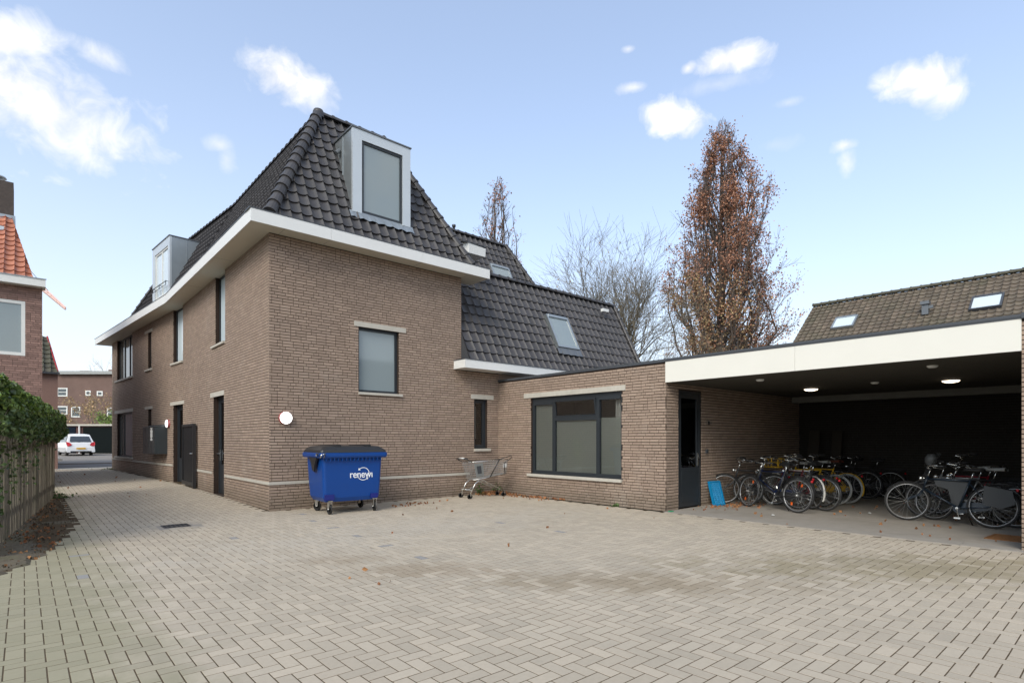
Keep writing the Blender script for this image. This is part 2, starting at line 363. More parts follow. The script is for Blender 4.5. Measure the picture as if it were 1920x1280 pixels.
for (cx, cy, rx, ry, an, col, amt) in ZONES: blend(col, zone(blob(cx, cy, rx, ry, an), amt))
edge = mm('MULTIPLY', mm('SUBTRACT', mm('ADD', -3.35, mm('MULTIPLY', pn(2.2), 1.2)), X), 1.6, True)      # moss near the fence
blend((.17, .175, .085), mm('MULTIPLY', edge, .5))
blend((.25, .225, .18), mm('MULTIPLY', mm('MULTIPLY', mm('SUBTRACT', pn(.55), .5), 4., True), .30))
blend((.20, .175, .14), mm('MULTIPLY', mm('MULTIPLY', mm('SUBTRACT', pn(5.5), .66), 9., True), .45))
L.new(src, P.inputs['Base Color'])
M['block'] = pm
M['blockD'] = mat('paving_block_dark', (.26, .25, .235), .85, var=.12, scale=25, bump=.2)
def in_soil(x, y):
    xs = [(-30, -9), (-3.9, -9), (-3.6, -3.95), (-2.4, -3.55), (-.7, -3.28), (1.0, -3.02), (1.6, -3.1), (4, -3.1), (6.5, -3.0), (8, -3.3), (30, -3.3)]
    for (y0, x0), (y1, x1) in zip(xs, xs[1:]):
        if y0 <= y < y1: return x < x0+(x1-x0)*(y-y0)/(y1-y0)
    return False
def wall_x(y): return 0. if y < 8.2 else -.0819/.9966*(y-8.2)
drain1 = (-2.05, -1.12, -1.63, -.72)
c = .1055; J = .0040
blocks = []
for i in range(-195, 140):
    for j in range(-70, 70):
        for kind in (0, 1):
            x = (i+4*j)*c; y = -i*c
            if kind == 0: x0, x1, y0, y1 = x, x+2*c, y, y+c
            else: x0, x1, y0, y1 = x, x+c, y-2*c, y
            cx, cy = (x0+x1)/2, (y0+y1)/2
            if not (-5.0 < cx < 6.0 and -13.5 < cy < 19.5): continue
            if cy > 0 and x1 > wall_x(cy)+.0: continue
            if in_soil(cx, cy): continue
            if cy > -.02 and cx > -.02: continue
            if y1 > 0 and cx > 0: y1 = min(y1, -.002)
            if drain1[0]-.02 < cx < drain1[2]+.02 and drain1[1]-.02 < cy < drain1[3]+.02: continue
            v = np.array([cx, cy, 0])-CAM; Z = v@FWD
            if Z < 2.2: continue
            px = 960+1040*(v@RGT)/Z; py = 824+1040*1.48/Z
            if px < -260 or px > 2180: continue
            blocks.append((Z, kind, x0, x1, y0, y1, px, py))
blocks.sort(key=lambda b: b[0])
darkpx = [(565, 963), (588, 976), (627, 989), (675, 1005), (728, 1024), (793, 1046), (940, 980), (1050, 998), (445, 1010), (150, 1043), (160, 1078)]
darkid = set()
for (dx, dy) in darkpx:
    darkid.add(min(range(len(blocks)), key=lambda q: (blocks[q][6]-dx)**2+(3*(blocks[q][7]-dy))**2))
def block_v(x0, x1, y0, y1, z, tx, ty, s=.0014, h=.045):
    x0 += J; x1 -= J; y0 += J; y1 -= J; cx, cy = (x0+x1)/2, (y0+y1)/2
    T = lambda x, y, zz: (x, y, zz+tx*(x-cx)+ty*(y-cy))
    return [T(x0, y0, z-h), T(x1, y0, z-h), T(x1, y1, z-h), T(x0, y1, z-h), T(x0, y0, z-s), T(x1, y0, z-s), T(x1, y1, z-s), T(x0, y1, z-s),
            T(x0+s, y0+s, z), T(x1-s, y0+s, z), T(x1-s, y1-s, z), T(x0+s, y1-s, z)]
BF = [(0, 1, 5, 4), (1, 2, 6, 5), (2, 3, 7, 6), (3, 0, 4, 7), (4, 5, 9, 8), (5, 6, 10, 9), (6, 7, 11, 10), (7, 4, 8, 11), (8, 9, 10, 11)]
shared = {}
for kk in (0, 1):
    w_, d_ = (2*c, c) if kk == 0 else (c, 2*c)
    shared[kk] = newmesh('paving_block', block_v(-w_/2, w_/2, -d_/2, d_/2, 0, 0, 0), BF, pm)
    shared[kk, 'D'] = newmesh('paving_block', block_v(-w_/2, w_/2, -d_/2, d_/2, 0, 0, 0), BF, M['blockD'])
VV = []; FF = []; n_ind = 0
for q, (Z, kind, x0, x1, y0, y1, px, py) in enumerate(blocks):
    cx, cy = (x0+x1)/2, (y0+y1)/2
    z = gz(cy)+.0006+.0005*random.uniform(-1, 1)+.0*mnoise.noise(Vector((cx*.35, cy*.35, 0)))
    tx, ty = random.gauss(0, .0016), random.gauss(0, .0016)
    vis = 0 < px < 1920 and py < 1290
    full = abs((x1-x0)*(y1-y0)-2*c*c) < 1e-6
    if (vis and n_ind < 300-len(darkid) and full) or (q in darkid and full):
        if q not in darkid: n_ind += 1
        o = put('paving_block', shared[kind, 'D'] if q in darkid else shared[kind], paving)
        if q in darkid: o['label'] = 'dark grey paving block'
        o.location = (cx, cy, z); o.rotation_euler = (math.atan(ty), -math.atan(tx), random.gauss(0, .004))
    else:
        b = len(VV); VV.extend(block_v(x0, x1, y0, y1, z, tx, ty)); FF.extend([tuple(b+i for i in f) for f in BF])
put('paving_blocks', fastmesh('paving_blocks', VV, FF, pm), paving, kind='stuff')
# soil strip at the foot of the fence
s = MB(); nx, ny = 14, 90
for j in range(ny+1):
    y = -9+18*j/ny
    for i in range(nx+1):
        x = -6+3.1*i/nx; s.v.append((x, y, gz(y)-.012+.035*mnoise.noise(Vector((x*1.7, y*1.7, 3)))+.02*mnoise.noise(Vector((x*6, y*6, 1)))+(.03 if x < -3.7 else 0)-(0 if in_soil(x-.07, y) else .09)))
for j in range(ny):
    for i in range(nx): a = j*(nx+1)+i; s.f.append((a, a+1, a+nx+2, a+nx+1))
struct('soil_strip', s, M['soil'])
# shelter floor, kerbs, street
fl = MB(); fl.box(6.03, -11.25, -.05, 13.2, -5.4, .004); floor = struct('shelter_floor', fl, M['conc'])
for i in range(6):
    y0 = -5.47-i*.95; o = MB(); o.box(5.985, y0-.945, -.03, 6.315, y0, .016); part('edge_slab', o, M['conc'], floor)
st = MB(); st.add([(-30, 19.6, gz(19.6)), (30, 19.6, gz(19.6)), (30, 20.4, gz(20.4)), (-30, 20.4, gz(20.4))], [(0, 1, 2, 3)]); struct('pavement', st, M['band'])
st = MB(); st.add([(-30, 20.4, gz(20.4)-.03), (30, 20.4, gz(20.4)-.03), (30, 25.2, gz(25.2)-.03), (-30, 25.2, gz(25.2)-.03)], [(0, 1, 2, 3)]); struct('road', st, M['asphalt'])
st = MB(); st.add([(-30, 25.2, gz(25)+.0), (30, 25.2, gz(25)+.0), (30, 48, gz(45)), (-30, 48, gz(45))], [(0, 1, 2, 3)]); struct('parking_area', st, M['street'])
k = MB(); k.box(-30, 25.0, gz(25)-.1, 30, 25.2, gz(25)+.02); struct('kerb', k, M['conc'])

# ------------------------------------------------------------------ walls built of bricks
class Building:
    def __init__(s, root, bm_, mm_, keep=300): s.root = root; s.bm = bm_; s.mm = mm_; s.c = []; s.walls = []; s.keep = keep
    def wall(s, A, B, z0, z1, holes=(), reveal=.11, depth=.20, bond=1, z0l=None, face=True, ri=None, trimA=0., trimB=0.):
        A = np.array([*A, 0.]); B = np.array([*B, 0.]); Lw = np.linalg.norm(B-A); u = (B-A)/Lw; inn = np.array([-u[1], u[0], 0])
        mb = MB()
        us = sorted({0., Lw, *[max(0, min(Lw, h[i])) for h in holes for i in (0, 1)]}); zs = sorted({z0, z1, *[max(z0, min(z1, h[i])) for h in holes for i in (2, 3)]})
        P3 = lambda a, d, z: A+u*a+inn*d+np.array([0, 0, z])
        for i in range(len(us)-1):
            for j in range(len(zs)-1):
                uc, zc = (us[i]+us[i+1])/2, (zs[j]+zs[j+1])/2
                if any(h[0] < uc < h[1] and h[2] < zc < h[3] for h in holes): continue
                mb.add([P3(us[i], .010, zs[j]), P3(us[i+1], .010, zs[j]), P3(us[i+1], .010, zs[j+1]), P3(us[i], .010, zs[j+1])], [(0, 1, 2, 3)])
        for h in holes:
            if len(h) > 4: continue
            for a in (h[0], h[1]):
                mb.add([P3(a, .010, h[2]), P3(a, depth, h[2]), P3(a, depth, h[3]), P3(a, .010, h[3])], [(0, 1, 2, 3)])
            for z in (h[2], h[3]):
                mb.add([P3(h[0], .010, z), P3(h[1], .010, z), P3(h[1], depth, z), P3(h[0], depth, z)], [(0, 1, 2, 3)])
        w = part('wall', mb, s.mm, s.root); s.walls.append(w)
        ang = math.atan2(u[1], u[0]); wi = len(s.walls)-1; n = 0; z = z0
        while z+.03 < z1:
            zt = min(z+.049, z1-.002); a = -random.choice((0, .055, .11, .165)); zc = z+.025
            while a < Lw:
                ln = .10 if random.random() < .26 else .21
                if a <= 0: b0, b1 = 0., a+ln
                else: b0, b1 = a, a+ln
                a += ln+.010; b1 = min(b1, Lw)
                b0 = max(b0, trimA); b1 = min(b1, Lw-trimB)
                segs = [(b0, b1)]
                for h in holes:
                    if h[2] < zc+.02 and zc-.02 < h[3]:
                        ns = []
                        for (p, q) in segs:
                            if q <= h[0] or p >= h[1]: ns.append((p, q)); continue
                            if p < h[0]: ns.append((p, h[0]))
                            if q > h[1]: ns.append((h[1], q))
                        segs = ns
                for (p, q) in segs:
                    if q-p < .025: continue
                    s.c.append((wi, A+u*p+np.array([0, 0, z]), u, inn, q-p, zt-z, ang))
            z += .0625
        # bricks on the far side of each reveal
        for h in holes:
            if len(h) > 4: continue
            for (a, du) in ((h[0], 1), ):
                z = z0
                while z < h[3]-.03:
                    if z > h[2]-.03:
                        o = A+u*(a-.004)+inn*.022+np.array([0, 0, z])
                        s.c.append((wi, o, inn, -u, reveal-.014, .05, None))
                    z += .0625
    def finish(s):
        def size(c_):
            wi, o, u, inn, ln, h, ang = c_
            p = proj(o); q = proj(o+u*ln); r = proj(o+np.array([0, 0, h]))
            if min(p[2], q[2]) < .5: return 0
            mx = (p[0]+q[0])/2
            if not (5 < mx < 1915) or not (0 < p[1] < 1280): return 0
            return abs(q[0]-p[0])*abs(r[1]-p[1])
        sz = [size(c_) if (c_[6] is not None and (abs(c_[4]-.21) < 1e-6 or abs(c_[4]-.10) < 1e-6) and abs(c_[5]-.049) < 1e-6) else 0 for c_ in s.c]
        order = sorted(range(len(s.c)), key=lambda i: -sz[i]); ind = {i for i in order[:s.keep] if sz[i] > 20}
        cache = {}
        rest = {}
        off = {i: worldoff(w) for i, w in enumerate(s.walls)}
        for i, (wi, o, u, inn, ln, h, ang) in enumerate(s.c):
            jit = random.uniform(-.0015, .0015)
            if i in ind:
                key = round(ln, 3)
                if key not in cache: cache[key] = newmesh('brick', [(0, 0, 0), (ln, 0, 0), (ln, .02, 0), (0, .02, 0), (0, 0, h), (ln, 0, h), (ln, .02, h), (0, .02, h)], [(0, 3, 2, 1), (4, 5, 6, 7), (0, 1, 5, 4), (1, 2, 6, 5), (3, 0, 4, 7)], s.bm)
                ob = put('brick', cache[key], s.walls[wi]); ob.location = o+inn*jit-off[wi]; ob.rotation_euler = (0, 0, ang)
            else:
                V, Fq = rest.setdefault(wi, ([], [])); b = len(V); d = .02; o = o+inn*jit-off[wi]; zz = np.array([0, 0, h])
                p = [o, o+u*ln, o+u*ln+inn*d, o+inn*d]; V.extend(p); V.extend([q+zz for q in p])
                Fq.extend([(b, b+3, b+2, b+1), (b+4, b+5, b+6, b+7), (b, b+1, b+5, b+4), (b+1, b+2, b+6, b+5), (b+3, b, b+4, b+7)])
        for wi, (V, Fq) in rest.items(): put('brickwork', fastmesh('brickwork', V, Fq, s.bm), s.walls[wi], kind='stuff')

def local(A, B):
    A = np.array([*A, 0.]); B = np.array([*B, 0.]); u = (B-A)/np.linalg.norm(B-A); inn = np.array([-u[1], u[0], 0])
    def f(mb, start=0):
        for i in range(start, len(mb.v)):
            x, y, z = mb.v[i]; mb.v[i] = tuple(A+u*x+inn*y+np.array([0, 0, z]))
        return mb
    return f
def band(root, T, name, x0, x1, z0, z1, out=.02, mt=None):
    b = MB(); b.box(x0, -out, z0, x1, .03, z1); return part(name, T(b), mt or M['band'], root)
def window(root, T, x0, x1, z0, z1, dep=.09, fw=.055, mull=(), trans=(), pane='frost', name='window', frm='frame', sill=None, lint=None, inner=True, glassdepth=.03):
    """frame, panes, sill and lintel of one window; mull: x positions; trans: (xa, xb, z)"""
    f = MB(); d0, d1 = dep, dep+.07
    f.box(x0, d0, z0, x0+fw, d1, z1); f.box(x1-fw, d0, z0, x1, d1, z1); f.box(x0+fw, d0+.001, z0, x1-fw, d1, z0+fw); f.box(x0+fw, d0+.001, z1-fw, x1-fw, d1, z1)
    for a in mull: f.box(a-.035, d0+.002, z0+fw, a+.035, d1, z1-fw)
    for (xa, xb, z) in trans: f.box(xa, d0+.003, z-.03, xb, d1, z+.03)
    w = part(name, T(f), M[frm], root)
    xs = [x0+fw]+[a for a in mull]+[x1-fw]
    for a, b in zip(xs, xs[1:]):
        a2 = a+(.035 if a in mull else 0); b2 = b-(.035 if b in mull else 0)
        zz = [z0+fw]+[z for (xa, xb, z) in trans if xa <= a+.05 and xb >= b-.05]+[z1-fw]
        for c0, c1 in zip(zz, zz[1:]):
            g_ = MB(); g_.add([(a2, d0+glassdepth, c0), (b2, d0+glassdepth, c0), (b2, d0+glassdepth, c1), (a2, d0+glassdepth, c1)], [(0, 1, 2, 3)]); part('pane', T(g_), M[pane], w)
    if sill: b = MB(); b.box(sill[0], -.045, sill[2], sill[1], dep+.01, sill[3]); part('sill', T(b), M['band'], w)
    if lint: b = MB(); b.box(lint[0], -.012, lint[2], lint[1], .06, lint[3]); part('lintel', T(b), M['band'], w)
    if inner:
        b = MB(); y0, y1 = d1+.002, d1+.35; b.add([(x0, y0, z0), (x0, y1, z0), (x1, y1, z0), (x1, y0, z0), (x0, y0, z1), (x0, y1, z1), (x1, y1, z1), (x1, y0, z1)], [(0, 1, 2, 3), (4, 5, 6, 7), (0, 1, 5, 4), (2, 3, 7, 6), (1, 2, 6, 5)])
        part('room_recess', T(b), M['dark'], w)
    return w

# ------------------------------------------------------------------ the main building
main = thing('apartment_building', 'tall brown brick apartment building with steep dark tiled roof, white eaves and zinc dormers', 'building', (0, 0, 0))
MBd = Building(main, M['brick'], M['mortar'])
B0 = (0., 8.2); D3 = np.array([-.0819, .9966]); END = (B0[0]+D3[0]*10.29, B0[1]+D3[1]*10.29)
ZT = 5.756
Tf = local((0, 0), (6.158, 0)); T1 = local((0, 8.2), (0, 0)); T2 = local(END, B0)
y1 = lambda y: 8.2-y          # seg1: coordinate from the bend towards the street corner
t2 = lambda t: 10.29-t        # seg2
MBd.wall((0, 0), (6.158, 0), 0, ZT, [(1.97, 3.02, 2.58, 4.08), (5.31, 5.77, 1.24, 2.58), (4.88, 6.3, 3.33, 6, 1)])
MBd.wall((0, 8.2), (0, 0), .02, ZT, [(y1(4.5), y1(3.45), .04, 2.61), (y1(4.3), y1(3.35), 3.97, 6.0)], reveal=.2, depth=.24, trimB=.022)
MBd.wall(END, B0, .08, ZT, [(t2(1.1), t2(.05), .06, 2.61), (t2(1.1), t2(.05), 4.0, 6.), (t2(4.25), t2(3.78), 1.28, 2.6), (t2(4.25), t2(3.78), 4.08, 5.42),
                           (t2(9.3), t2(6.62), .77, 2.6), (t2(9.3), t2(6.62), 4.03, 6.)], reveal=.2, depth=.24, trimB=.0)
MBd.finish()
o = MB(); o.add([(4.888, -.37, 3.555), (4.888, 0, 3.555), (4.888, 1.0, 6.35), (4.888, .98, 6.33)], [(0, 1, 2, 3)]); part('roof_cheek', o, M['trim'], main)
o = MB(); o.add([(4.88, 0, 3.3), (4.88, 12, 3.3), (4.88, 12, ZT), (4.88, 0, ZT)], [(0, 1, 2, 3)]); part('side_wall', o, M['brick'], main)
o = MB(); o.add([(6.16, .0, 0), (12.6, .0, 0), (12.6, .0, 3.4), (6.16, .0, 3.4)], [(0, 1, 2, 3)]); o.add([(12.6, 0, 0), (12.6, 8, 0), (12.6, 8, 6.3), (12.6, 1.0, 6.3), (12.6, -.2, 3.6), (12.6, 0, 3.3)], [(0, 1, 2, 3, 4, 5)])
part('gable_wall', o, M['brick'], main); o = MB(); o.add([(END[0], END[1], 0), (12.6, END[1], 0), (12.6, END[1], ZT), (END[0], END[1], ZT)], [(0, 1, 2, 3)]); part('rear_wall', o, M['brick'], main)
# front windows
w = window(main, Tf, 1.97, 3.02, 2.58, 4.08, pane='frost', sill=(1.97, 3.10, 2.522, 2.578), lint=(1.86, 3.21, 4.082, 4.195), fw=.06)
w = window(main, Tf, 5.31, 5.77, 1.24, 2.58, pane='glassD', sill=(5.30, 5.86, 1.17, 1.238), lint=(5.20, 5.98, 2.582, 2.70), fw=.10)
bl = MB(); bl.box(5.50, .30, 1.5, 5.60, .31, 2.4); part('blind', Tf(bl), M['curtain'], w)
# windows in the long wall
window(main, T1, y1(4.3), y1(3.35), 3.97, ZT-.002, dep=.10, pane='frostB', sill=(y1(4.62), y1(3.38), 3.915, 3.968), fw=.05)
window(main, T2, t2(1.1), t2(.05), 4.0, ZT-.002, dep=.10, pane='frostB', sill=(t2(1.3), t2(.02), 3.94, 3.998), fw=.05)
window(main, T2, t2(9.3), t2(6.62), 4.03, ZT-.002, dep=.09, pane='paneG', mull=(t2(8.4), t2(7.5)), sill=(t2(9.65), t2(6.5), 3.96, 4.028), fw=.06)
window(main, T2, t2(9.3), t2(6.62), .77, 2.6, dep=.09, pane='paneG', mull=(t2(8.5), ), sill=(t2(9.7), t2(6.5), .70, .768), lint=(t2(9.75), t2(6.5), 2.602, 2.74), fw=.06)
window(main, T2, t2(4.25), t2(3.78), 4.08, 5.42, dep=.09, pane='glassD', sill=(t2(4.6), t2(3.65), 4.01, 4.078), lint=(t2(4.66), t2(3.62), 5.422, 5.52), fw=.05)
window(main, T2, t2(4.25), t2(3.78), 1.28, 2.6, dep=.17, pane='glassD', sill=(t2(4.6), t2(3.65), 1.21, 1.278), lint=(t2(4.66), t2(3.62), 2.602, 2.70), fw=.05)
# plinth band
bz = (.545, .605)
band(main, Tf, 'plinth_band', -.02, 5.15, *bz); band(main, T1, 'plinth_band', y1(3.33), y1(.03), *bz); band(main, T1, 'plinth_band', .02, y1(4.6), bz[0]+.02, bz[1]+.02)
band(main, T2, 'plinth_band', -.02, t2(1.15), bz[0]+.06, bz[1]+.06)
# footing joint along the paving
# doors in the long wall
def door(root, T, x0, x1, z0, z1, lint, gl='glassD', dep=.13, hx=None, kick=.78, name='entrance_door', lab=None):
    f = MB(); fw = .06; f.box(x0, dep, z0, x0+fw, dep+.08, z1); f.box(x1-fw, dep, z0, x1, dep+.08, z1); f.box(x0+fw, dep, z1-fw, x1-fw, dep+.08, z1)
    fr = part('door_frame', T(f), M['frame'], root)
    d = MB(); a, b = x0+fw+.003, x1-fw-.003; s_ = .09
    d.box(a, dep+.012, z0+.01, a+s_, dep+.06, z1-fw-.003); d.box(b-s_, dep+.012, z0+.01, b, dep+.06, z1-fw-.003)
    d.box(a+s_, dep+.013, z1-fw-.003-s_, b-s_, dep+.06, z1-fw-.003); d.box(a+s_, dep+.013, z0+.01, b-s_, dep+.06, z0+kick); d.box(a+s_+.02, dep+.004, z0+.12, b-s_-.02, dep+.013, z0+kick-.06)
    dd = part(name, T(d), M['frame'], root)
    if lab: dd['label'] = lab
    p = MB(); p.add([(a+s_, dep+.03, z0+kick), (b-s_, dep+.03, z0+kick), (b-s_, dep+.03, z1-fw-s_), (a+s_, dep+.03, z1-fw-s_)], [(0, 1, 2, 3)]); part('door_glass', T(p), M[gl], dd)
    h = MB(); hx = b-.045 if hx is None else hx; h.box(hx-.02, dep-.004, z0+.88, hx+.02, dep+.012, z0+1.16)
    h.tube([(hx, dep-.05, z0+1.06), (hx-.12, dep-.05, z0+1.06)], .011); h.tube([(hx, dep, z0+1.06), (hx, dep-.05, z0+1.06)], .011); part('door_handle', T(h), M['chrome'], dd)
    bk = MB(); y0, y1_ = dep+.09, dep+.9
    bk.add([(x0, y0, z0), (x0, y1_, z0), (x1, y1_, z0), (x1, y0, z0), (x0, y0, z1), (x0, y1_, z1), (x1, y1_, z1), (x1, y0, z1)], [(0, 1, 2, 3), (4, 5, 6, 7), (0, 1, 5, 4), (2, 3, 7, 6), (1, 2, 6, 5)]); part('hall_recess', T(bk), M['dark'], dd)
    if lint: l_ = MB(); l_.box(lint[0], -.012, lint[2], lint[1], .06, lint[3]); part('door_lintel', T(l_), M['band'], fr)
    return dd
door(main, T1, y1(4.5), y1(3.45), .05, 2.608, (y1(4.78), y1(3.42), 2.612, 2.73), hx=y1(4.5)+.12)
door(main, T2, t2(1.1), t2(.05), .09, 2.608, (t2(1.4), t2(0)+.1, 2.612, 2.72))

# eaves slab with fascia panels
ov = [(-.47, -.43), (5.49, -.43), (5.49, .42), (4.9, .42), (4.9, 17), (-.9, 19.3)]
nb = (-.47, 8.22)
ovl = [(-1.38, 19.3), nb]
poly = [(-.47, -.43), (5.49, -.43), (5.49, .42), (4.9, .42), (4.9, 19.3), (-1.38, 19.3), nb]
s = MB(); s.prism(poly, ZT, ZT+.2); part('eaves_soffit', s, M['soffit'], main)
def fascia_run(root, A, B, z0, z1, cuts, mt, th=.02, trim=.014, gap=.004, tl=0.):
    T = local(A, B); Lw = math.dist(A, B); xs = [0]+list(cuts)+[Lw]
    for a, b in zip(xs, xs[1:]):
        m_ = MB(); m_.box(a+(gap/2 if a else 0), -th, z0-.012, b-(gap/2 if b < Lw else 0), 0, z1); part('fascia_panel', T(m_), mt, root)
    m_ = MB(); m_.box(-th-.008-tl, -th-.008, z1+.0005, Lw+.01, .3, z1+.020); part('roof_trim', T(m_), M['trim'], root)
fascia_run(main, (-.49, -.43), (5.49, -.43), ZT, ZT+.238, (1.62, 3.9), M['fascia'])
fascia_run(main, (nb[0], nb[1]), (-.47, -.4305), ZT, ZT+.2375, (2.6, 5.7), M['fascia'])
fascia_run(main, (-1.38, 19.3), nb, ZT, ZT+.2370, (2.8, 5.6, 8.4), M['fascia'])
# soffit joints: thin recessed gaps between soffit panels
for (x0, y0, x1, y1_) in ((1.13, -.43, 1.134, 0), (3.41, -.43, 3.414, 0), (.18, -.43, .184, 0), (-.47, 2.5, 0, 2.504), (-.47, 5.6, 0, 5.604), (4.88, -.43, 4.884, .0)):
    j = MB(); j.box(x0, y0, ZT-.0015, x1, y1_, ZT+.001); part('soffit_joint', j, M['trim'], main)
# low eaves
s = MB(); s.box(4.64, -.50, 3.325, 13.0, -.001, 3.54); part('low_eaves', s, M['fascia'], main)
s = MB(); s.box(4.625, -.515, 3.541, 13.02, -.001, 3.558); part('roof_trim', s, M['trim'], main)
# small box gutter end at the right slope
s = MB(); s.add([(5.18, .55, 6.90), (5.40, .36, 6.90), (6.0, .36, 6.87), (6.0, 1.2, 6.87), (5.18, 1.2, 6.90), (5.33, .55, 6.66), (5.42, .38, 6.64), (6.0, .38, 6.64), (6.0, 1.2, 6.64), (5.33, 1.2, 6.66)],
      [(0, 1, 2, 3, 4), (5, 9, 8, 7, 6), (0, 5, 6, 1), (1, 6, 7, 2), (2, 7, 8, 3), (3, 8, 9, 4), (4, 9, 5, 0)]); part('gutter_end', s, M['fascia'], main)
s = MB(); s.box(5.17, .345, 6.902, 6.015, 1.2, 6.917); part('roof_trim', s, M['trim'], main)

# ------------------------------------------------------------------ tiled roofs
TW, TE = .227, .288
def tile_verts(w, e, A=.034, lift=.044, nseg=8, ov=.035, lip=.032):
    V = []; F_ = []
    for i in range(nseg+1):
        t = i/nseg; h = -A*math.sin(math.pi*t)**.8+.014*t+(.012 if i == nseg else 0)
        V += [(w*t, -ov, h+lift-lip), (w*t, -ov, h+lift), (w*t, -ov, h+lift), (w*t, e+.002, h+.004)]
    for i in range(nseg):
        a = 4*i; F_ += [(a, a+4, a+5, a+1), (a+2, a+6, a+7, a+3)]
    h = .014; b = len(V); V += [(w, -ov, h+.012+lift), (w, -ov, h+.012+lift-.03), (w, e, h+.004-.012), (w, e, h+.016)]; F_.append((b, b+1, b+2, b+3)); return V, F_
class Roof:
    def __init__(s, root, mt, keep=300, A=.040, nseg=8, name='roof'): s.root = root; s.mt = mt; s.keep = keep; s.c = []; s.roofs = []; s.A = A; s.nseg = nseg; s.name = name
    def slope(s, O, u, v, Lb, Rb, H, holes=(), w=TW, e=TE, skirt=.02, umin=0., umax=20.):
        """O eave origin, u along the eave, v up the slope; Lb/Rb: u-limits as functions of v; H slope length"""
        O = np.array(O, float); u = np.array(u, float); v = np.array(v, float); n = np.cross(u, v)
        mb = MB(); K = 12
        pts = [O+u*Lb(H*i/K)+v*(H*i/K)-n*.03 for i in range(K+1)]; pr = [O+u*Rb(H*i/K)+v*(H*i/K)-n*.03 for i in range(K+1)]
        for i in range(K): mb.add([pts[i], pr[i], pr[i+1], pts[i+1]], [(0, 1, 2, 3)])
        r = part(s.name, mb, s.mt, s.root); ri = len(s.roofs); s.roofs.append(r)
        rows = int(round(H/e)); e2 = H/rows
        for j in range(rows):
            vv = j*e2; vm = vv+e2/2
            lo = min(Lb(vv), Lb(vv+e2)); hi = max(Rb(vv), Rb(vv+e2))
            i0 = math.floor((lo)/w); i1 = math.ceil(hi/w)
            for i in range(i0, i1):
                uu = i*w
                if uu+w < lo or uu > hi: continue
                if any(h[0] < uu+w/2 < h[1] and h[2] < vm < h[3] for h in holes): continue
                inside = uu >= max(Lb(vv), Lb(vv+e2)) and uu+w <= min(Rb(vv), Rb(vv+e2))
                s.c.append((ri, O+u*uu+v*vv, u, v, n, w, e2, inside, (O, uu, vv, Lb, Rb)))
        return r
    def finish(s):
        def size(c_):
            ri, o, u, v, n, w, e, ins, _ = c_
            if not ins: return 0
            p, q, r = proj(o), proj(o+u*w), proj(o+v*e)
            if min(p[2], q[2], r[2]) < .5 or not (4 < p[0] < 1915 and 0 < p[1] < 1280): return 0
            return abs((q[0]-p[0])*(r[1]-p[1])-(q[1]-p[1])*(r[0]-p[0]))
        sz = [size(c_) for c_ in s.c]; order = sorted(range(len(s.c)), key=lambda i: -sz[i]); ind = {i for i in order[:s.keep] if sz[i] > 60}
        cache = {}; rest = {}
        for i, (ri, o, u, v, n, w, e, ins, aux) in enumerate(s.c):
            key = (round(w, 3), round(e, 3))
            if key not in cache:
                V, F_ = tile_verts(w, e, s.A, nseg=s.nseg); cache[key] = (np.array(V), F_, newmesh('roof_tile', V, F_, s.mt, True))
            V, F_, me = cache[key]; off = worldoff(s.roofs[ri]); h = random.uniform(-.003, .003)
            if i in ind:
                ob = put('roof_tile', me, s.roofs[ri]); p = o+n*h-off
                ob.matrix_local = Matrix(((u[0], v[0], n[0], p[0]), (u[1], v[1], n[1], p[1]), (u[2], v[2], n[2], p[2]), (0, 0, 0, 1)))
            else:
                O, uu, vv, Lb, Rb = aux; L_ = rest.setdefault(ri, ([], [], [])); W = V.copy()
                W[:, 0] += uu; vx = W[:, 1]+vv
                lo = np.array([Lb(max(0, q)) for q in vx]); hi = np.array([Rb(max(0, q)) for q in vx]); W[:, 0] = np.clip(W[:, 0], lo, hi)
                if W[:, 0].max()-W[:, 0].min() < .02: continue
                P_ = O+np.outer(W[:, 0], u)+np.outer(vx, v)+np.outer(W[:, 2]+h, n)-off
                b = sum(len(a) for a in L_[0]); L_[0].append(P_)
                L_[1].extend([tuple(b+k_ for k_ in f) for f in F_])
        for ri, (Vs, Fs, _) in rest.items():
            me = newmesh('roof_tiles', [tuple(p) for p in np.concatenate(Vs)], Fs, s.mt, True)
            put('roof_tiles', me, s.roofs[ri], kind='stuff')
def ridge_mesh(name, ln, r0, r1, mt, n=8, arc=200):
    V = []; F_ = []; st_ = [(0, r0*1.12), (.05, r0*1.12), (.052, r0), (ln, r1)]
    for (x, r) in st_:
        for j in range(n+1):
            a = R_((180-arc)/2+arc*j/n-(180-180)/2); V.append((x, r*math.cos(a), r*math.sin(a)))
    k_ = n+1
    for i in range(len(st_)-1):
        for j in range(n): F_.append((i*k_+j, i*k_+j+1, (i+1)*k_+j+1, (i+1)*k_+j))
    F_.append(tuple(range(k_))); return newmesh(name, V, F_, mt, False)
RID = {}
def ridge(root, A, B, up, ln=.33, r=.11, mt='tile', lift=.0, name='ridge_tile'):
    A = Vector(A); B = Vector(B); d = (B-A).normalized(); up = Vector(up); up = (up-d*up.dot(d)).normalized(); side = up.cross(d)
    k_ = max(1, round((B-A).length/ln)); ln2 = (B-A).length/k_
    key = (round(ln2, 2), r, mt)
    if key not in RID: RID[key] = ridge_mesh(name, ln2+.04, r, r*.86, M[mt])
    off = Vector(worldoff(root))
    for i in range(k_):
        p = A+d*(ln2*i)+up*lift-off; ob = put(name, RID[key], root)
        ob.matrix_local = Matrix(((d.x, side.x, up.x, p.x), (d.y, side.y, up.y, p.y), (d.z, side.z, up.z, p.z), (0, 0, 0, 1)))
RF = Roof(main, M['tile'])
